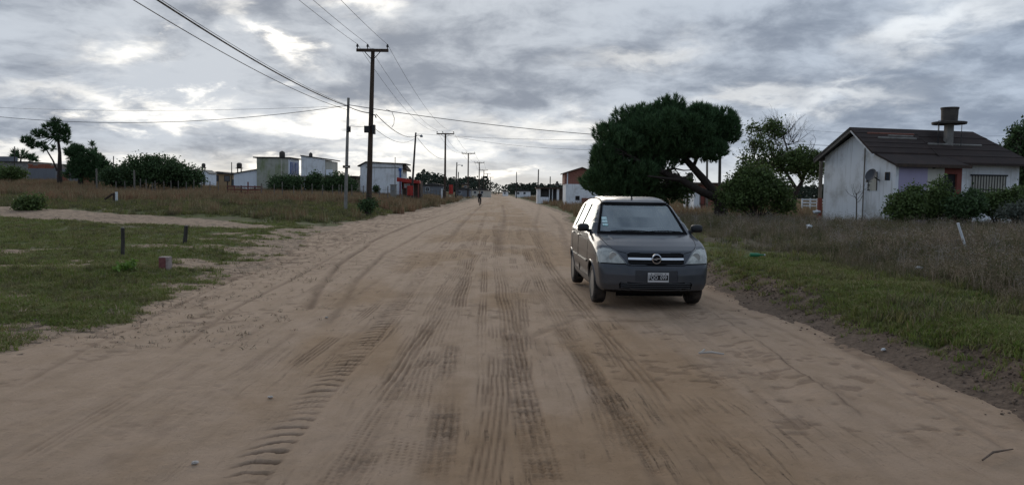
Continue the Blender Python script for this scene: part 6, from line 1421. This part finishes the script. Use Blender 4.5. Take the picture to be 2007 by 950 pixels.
def scatter(name, label, cat, pts, scl, coll, tilt=0.12, kind='stuff'):
    me = bpy.data.meshes.new(name); n = len(pts); me.vertices.add(n); me.vertices.foreach_set('co', pts.astype(np.float32).ravel())
    a = me.attributes.new('scl', 'FLOAT', 'POINT'); a.data.foreach_set('value', scl.astype(np.float32))
    r_ = np.stack([rng.normal(0, tilt, n), rng.normal(0, tilt, n), rng.uniform(0, 6.283, n)], 1)
    a = me.attributes.new('rot', 'FLOAT_VECTOR', 'POINT'); a.data.foreach_set('vector', r_.astype(np.float32).ravel())
    o_ = link(name, me, None); tag(o_, label, cat, kind=kind)
    ng = bpy.data.node_groups.new(name + '_nodes', 'GeometryNodeTree')
    ng.interface.new_socket('Geometry', in_out='INPUT', socket_type='NodeSocketGeometry'); ng.interface.new_socket('Geometry', in_out='OUTPUT', socket_type='NodeSocketGeometry')
    N = ng.nodes; gi = N.new('NodeGroupInput'); go = N.new('NodeGroupOutput'); ip = N.new('GeometryNodeInstanceOnPoints'); ci = N.new('GeometryNodeCollectionInfo')
    ci.inputs['Collection'].default_value = coll; ci.inputs['Separate Children'].default_value = True; ci.inputs['Reset Children'].default_value = True
    ip.inputs['Pick Instance'].default_value = True
    na = N.new('GeometryNodeInputNamedAttribute'); na.data_type = 'FLOAT'; na.inputs[0].default_value = 'scl'
    nr = N.new('GeometryNodeInputNamedAttribute'); nr.data_type = 'FLOAT_VECTOR'; nr.inputs[0].default_value = 'rot'
    e2r = N.new('FunctionNodeEulerToRotation')
    L = ng.links; L.new(gi.outputs[0], ip.inputs['Points']); L.new(ci.outputs[0], ip.inputs['Instance']); L.new(na.outputs[0], ip.inputs['Scale']); L.new(nr.outputs[0], e2r.inputs[0]); L.new(e2r.outputs[0], ip.inputs['Rotation']); L.new(ip.outputs[0], go.inputs[0])
    mo = o_.modifiers.new('scatter', 'NODES'); mo.node_group = ng
    return o_
def sample(n, y0, y1, side, power=1.0, xlim=0.80):
    """random ground points, denser near the viewer"""
    t = rng.uniform(0, 1, n); y = np.exp(np.log(y0) + (np.log(y1) - np.log(y0)) * t ** power)
    if side > 0: u_ = edgeR(y) - 0.4 + rng.uniform(0, 1, n) * np.maximum(0.78 * y + 1.5 - edgeR(y), 1.0)
    else: u_ = edgeL(y) + 0.3 - rng.uniform(0, 1, n) * np.maximum(xlim * y + 2.0 + edgeL(y), 1.0)
    return u_ - KR * y, y
def put(x, y, keep): x, y = x[keep], y[keep]; return np.stack([x, y, terrain(x, y)], 1)
C_short = proto('short_grass', [clump_mesh('g%d' % i, 34, .065, .085, .9, .0038, grass_m) for i in range(4)] + [clump_mesh('gb%d' % i, 34, .06, .085, .9, .0038, grassb_m) for i in range(4)])
C_mid = proto('mid_grass', [clump_mesh('m%d' % i, 44, .15, .16, .8, .006, grass_m) for i in range(3)] + [clump_mesh('mw%d' % i, 30, .20, .14, .6, .005, weedg_m) for i in range(3)])
C_weed = proto('dry_weeds', [clump_mesh('w%d' % i, 14, .50, .20, .45, .0045, weed_m, True) for i in range(5)] + [clump_mesh('wg%d' % i, 26, .40, .22, .5, .006, weedg_m, True) for i in range(5)] + [clump_mesh('wp%d' % i, 8, .55, .16, .3, .005, pale_m, True) for i in range(1)])
C_red = proto('red_grass', [clump_mesh('r%d' % i, 46, .72, .40, .35, .014, red_gm) for i in range(4)] + [clump_mesh('rg%d' % i, 40, .50, .42, .5, .014, weedg_m) for i in range(1)])
pts, scs = [], []
for side, n, y0, y1 in ((1, 26000, 4.2, 16), (-1, 30000, 4.2, 34), (1, 6000, 14, 60)):
    x, y = sample(n, y0, y1, side, 1.0, .72); s_, g_, d_, so2 = cover(x, y); pr = np.clip(g_ * 1.15 - .1 + .10 * s_ * (1 - so2) , 0, 1) * np.where(uu(x, y) > 0, sstep(.10, .55, uu(x, y) - edgeR(y) + .5 * (fbm(x * 1.6, y * 1.6, 99, 3) - .5)), 1) * (0.45 + 0.9 * fbm(x * 1.1, y * 1.1, 61, 3))
    p = put(x, y, rng.uniform(size=n) < pr); pts.append(p); scs.append(rng.uniform(.7, 1.5, len(p)) * (1 + .02 * np.maximum(p[:, 1] - 10, 0)))
scatter('short_grass', 'short green grass on both road verges', 'grass', np.concatenate(pts), np.concatenate(scs), C_short)
pts, scs = [], []
for side, n, y0, y1 in ((1, 5200, 5, 40), (-1, 9000, 9, 60), (-1, 9000, 36, 75)):
    x, y = sample(n, y0, y1, side); s_, g_, d_, so2 = cover(x, y); u_ = uu(x, y)
    pr = np.where(u_ > 0, np.clip(d_ * .5 + g_ * .35 * sstep(.45, .6, fbm(x * .8, y * .8, 62, 3)), 0, 1), g_ * sstep(.48, .62, fbm(x * .7, y * .7, 63, 3)) * .8 + .5 * sstep(34, 44, y) * g_) * (s_ < .3)
    p = put(x, y, rng.uniform(size=n) < pr); pts.append(p); scs.append(rng.uniform(.55, 1.25, len(p)) * np.where((p[:, 0] < 0) & (p[:, 1] < 34), .62, 1) * (1 + .012 * np.maximum(p[:, 1] - 12, 0)))
scatter('tufted_grass', 'taller grass tufts among the short verge grass', 'grass', np.concatenate(pts), np.concatenate(scs), C_mid)
x, y = sample(12500, 6.0, 46, 1, .75); s_, g_, d_, so2 = cover(x, y); keep = rng.uniform(size=len(x)) < d_ * (.35 + .65 * sstep(.35, .6, fbm(x * .5, y * .5, 64, 3))) * (s_ < .25)
keep &= ~((x > 15.5) & (y > 33.3) & (y < 42)); p = put(x, y, keep)
scatter('dry_weeds', 'brown dry weeds filling the field on the right', 'weeds', p, rng.uniform(.5, 1.15, len(p)) * (.55 + .9 * fbm(p[:, 0] * .35, p[:, 1] * .35, 66, 3)) * (.38 + .62 * sstep(1.8, 4.6, uu(p[:, 0], p[:, 1]) - edgeR(p[:, 1]))), C_weed)
x, y = sample(17000, 36, 125, -1, 1.0, .72); s_, g_, d_, so2 = cover(x, y); keep = (rng.uniform(size=len(x)) < d_ + .02 * g_) & (s_ < .25)
sg = gnd(224, 398); keep &= ~((np.abs(x - sg[0] * y / sg[1]) < 1.6) & (y < sg[1] + 1.0) & (y > sg[1] - 14))
p = put(x, y, keep); scatter('reddish_grass', 'tall reddish dry grass across the field on the left', 'grass', p, rng.uniform(.6, 1.2, len(p)) * (.8 + .2 * sstep(40, 60, p[:, 1])), C_red)
# far right and far left low scrub
x, y = sample(5000, 46, 240, 1, 1.0); p = put(x, y, (uu(x, y) > edgeR(y) + .8) & ~((x > 15) & (y < 50)))
scatter('roadside_scrub', 'low brown scrub along the far right roadside', 'scrub', p, rng.uniform(.5, 1.0, len(p)) * 1.2, C_red)
x, y = sample(5000, 60, 300, -1, 1.0, .35); p = put(x, y, uu(x, y) < edgeL(y) - 1.2)
scatter('roadside_grass', 'low grass along the far left roadside', 'grass', p, rng.uniform(.35, .7, len(p)), C_red)
# crumbled soil on the cut right bank and scattered crumbs
def lump(name, i):
    bm = bmesh.new(); bmesh.ops.create_icosphere(bm, subdivisions=2, radius=.05)
    for v in bm.verts: v.co *= 1 + .35 * (random.random() - .5); v.co.z *= .7
    me = bpy.data.meshes.new(name); bm.to_mesh(me); bm.free(); me.materials.append(clod_m); return bpy.data.objects.new(name, me)
C_clod = proto('clods', [lump('c%d' % i, i) for i in range(5)])
y = np.exp(rng.uniform(math.log(4.2), math.log(24), 5200)); u_ = edgeR(y) + rng.normal(.45, .24, len(y)); x = u_ - KR * y; p = put(x, y, np.ones(len(x), bool)); p[:, 2] = np.maximum(p[:, 2], [road_z(a, b) for a, b in zip(p[:, 0], p[:, 1])])
scatter('soil_clods', 'crumbled brown soil along the cut right verge', 'soil', p, np.minimum(np.abs(rng.normal(.08, .14, len(p))) + .05, .32), C_clod, .8)
y = np.exp(rng.uniform(math.log(8), math.log(30), 2600)); u_ = edgeL(y) - rng.normal(.8, 1.5, len(y)); x = u_ - KR * y; p = put(x, y, np.ones(len(x), bool)); p[:, 2] = np.maximum(p[:, 2], [road_z(a, b) for a, b in zip(p[:, 0], p[:, 1])])
C_lit = proto('litter', [clump_mesh('l%d' % i, 14, .05, .10, 1.5, .006, weed_m) for i in range(4)])
scatter('dry_litter', 'dry plant litter strewn over the sandy left shoulder', 'litter', p, np.abs(rng.normal(.38, .25, len(p))) + .15, C_lit, .4)
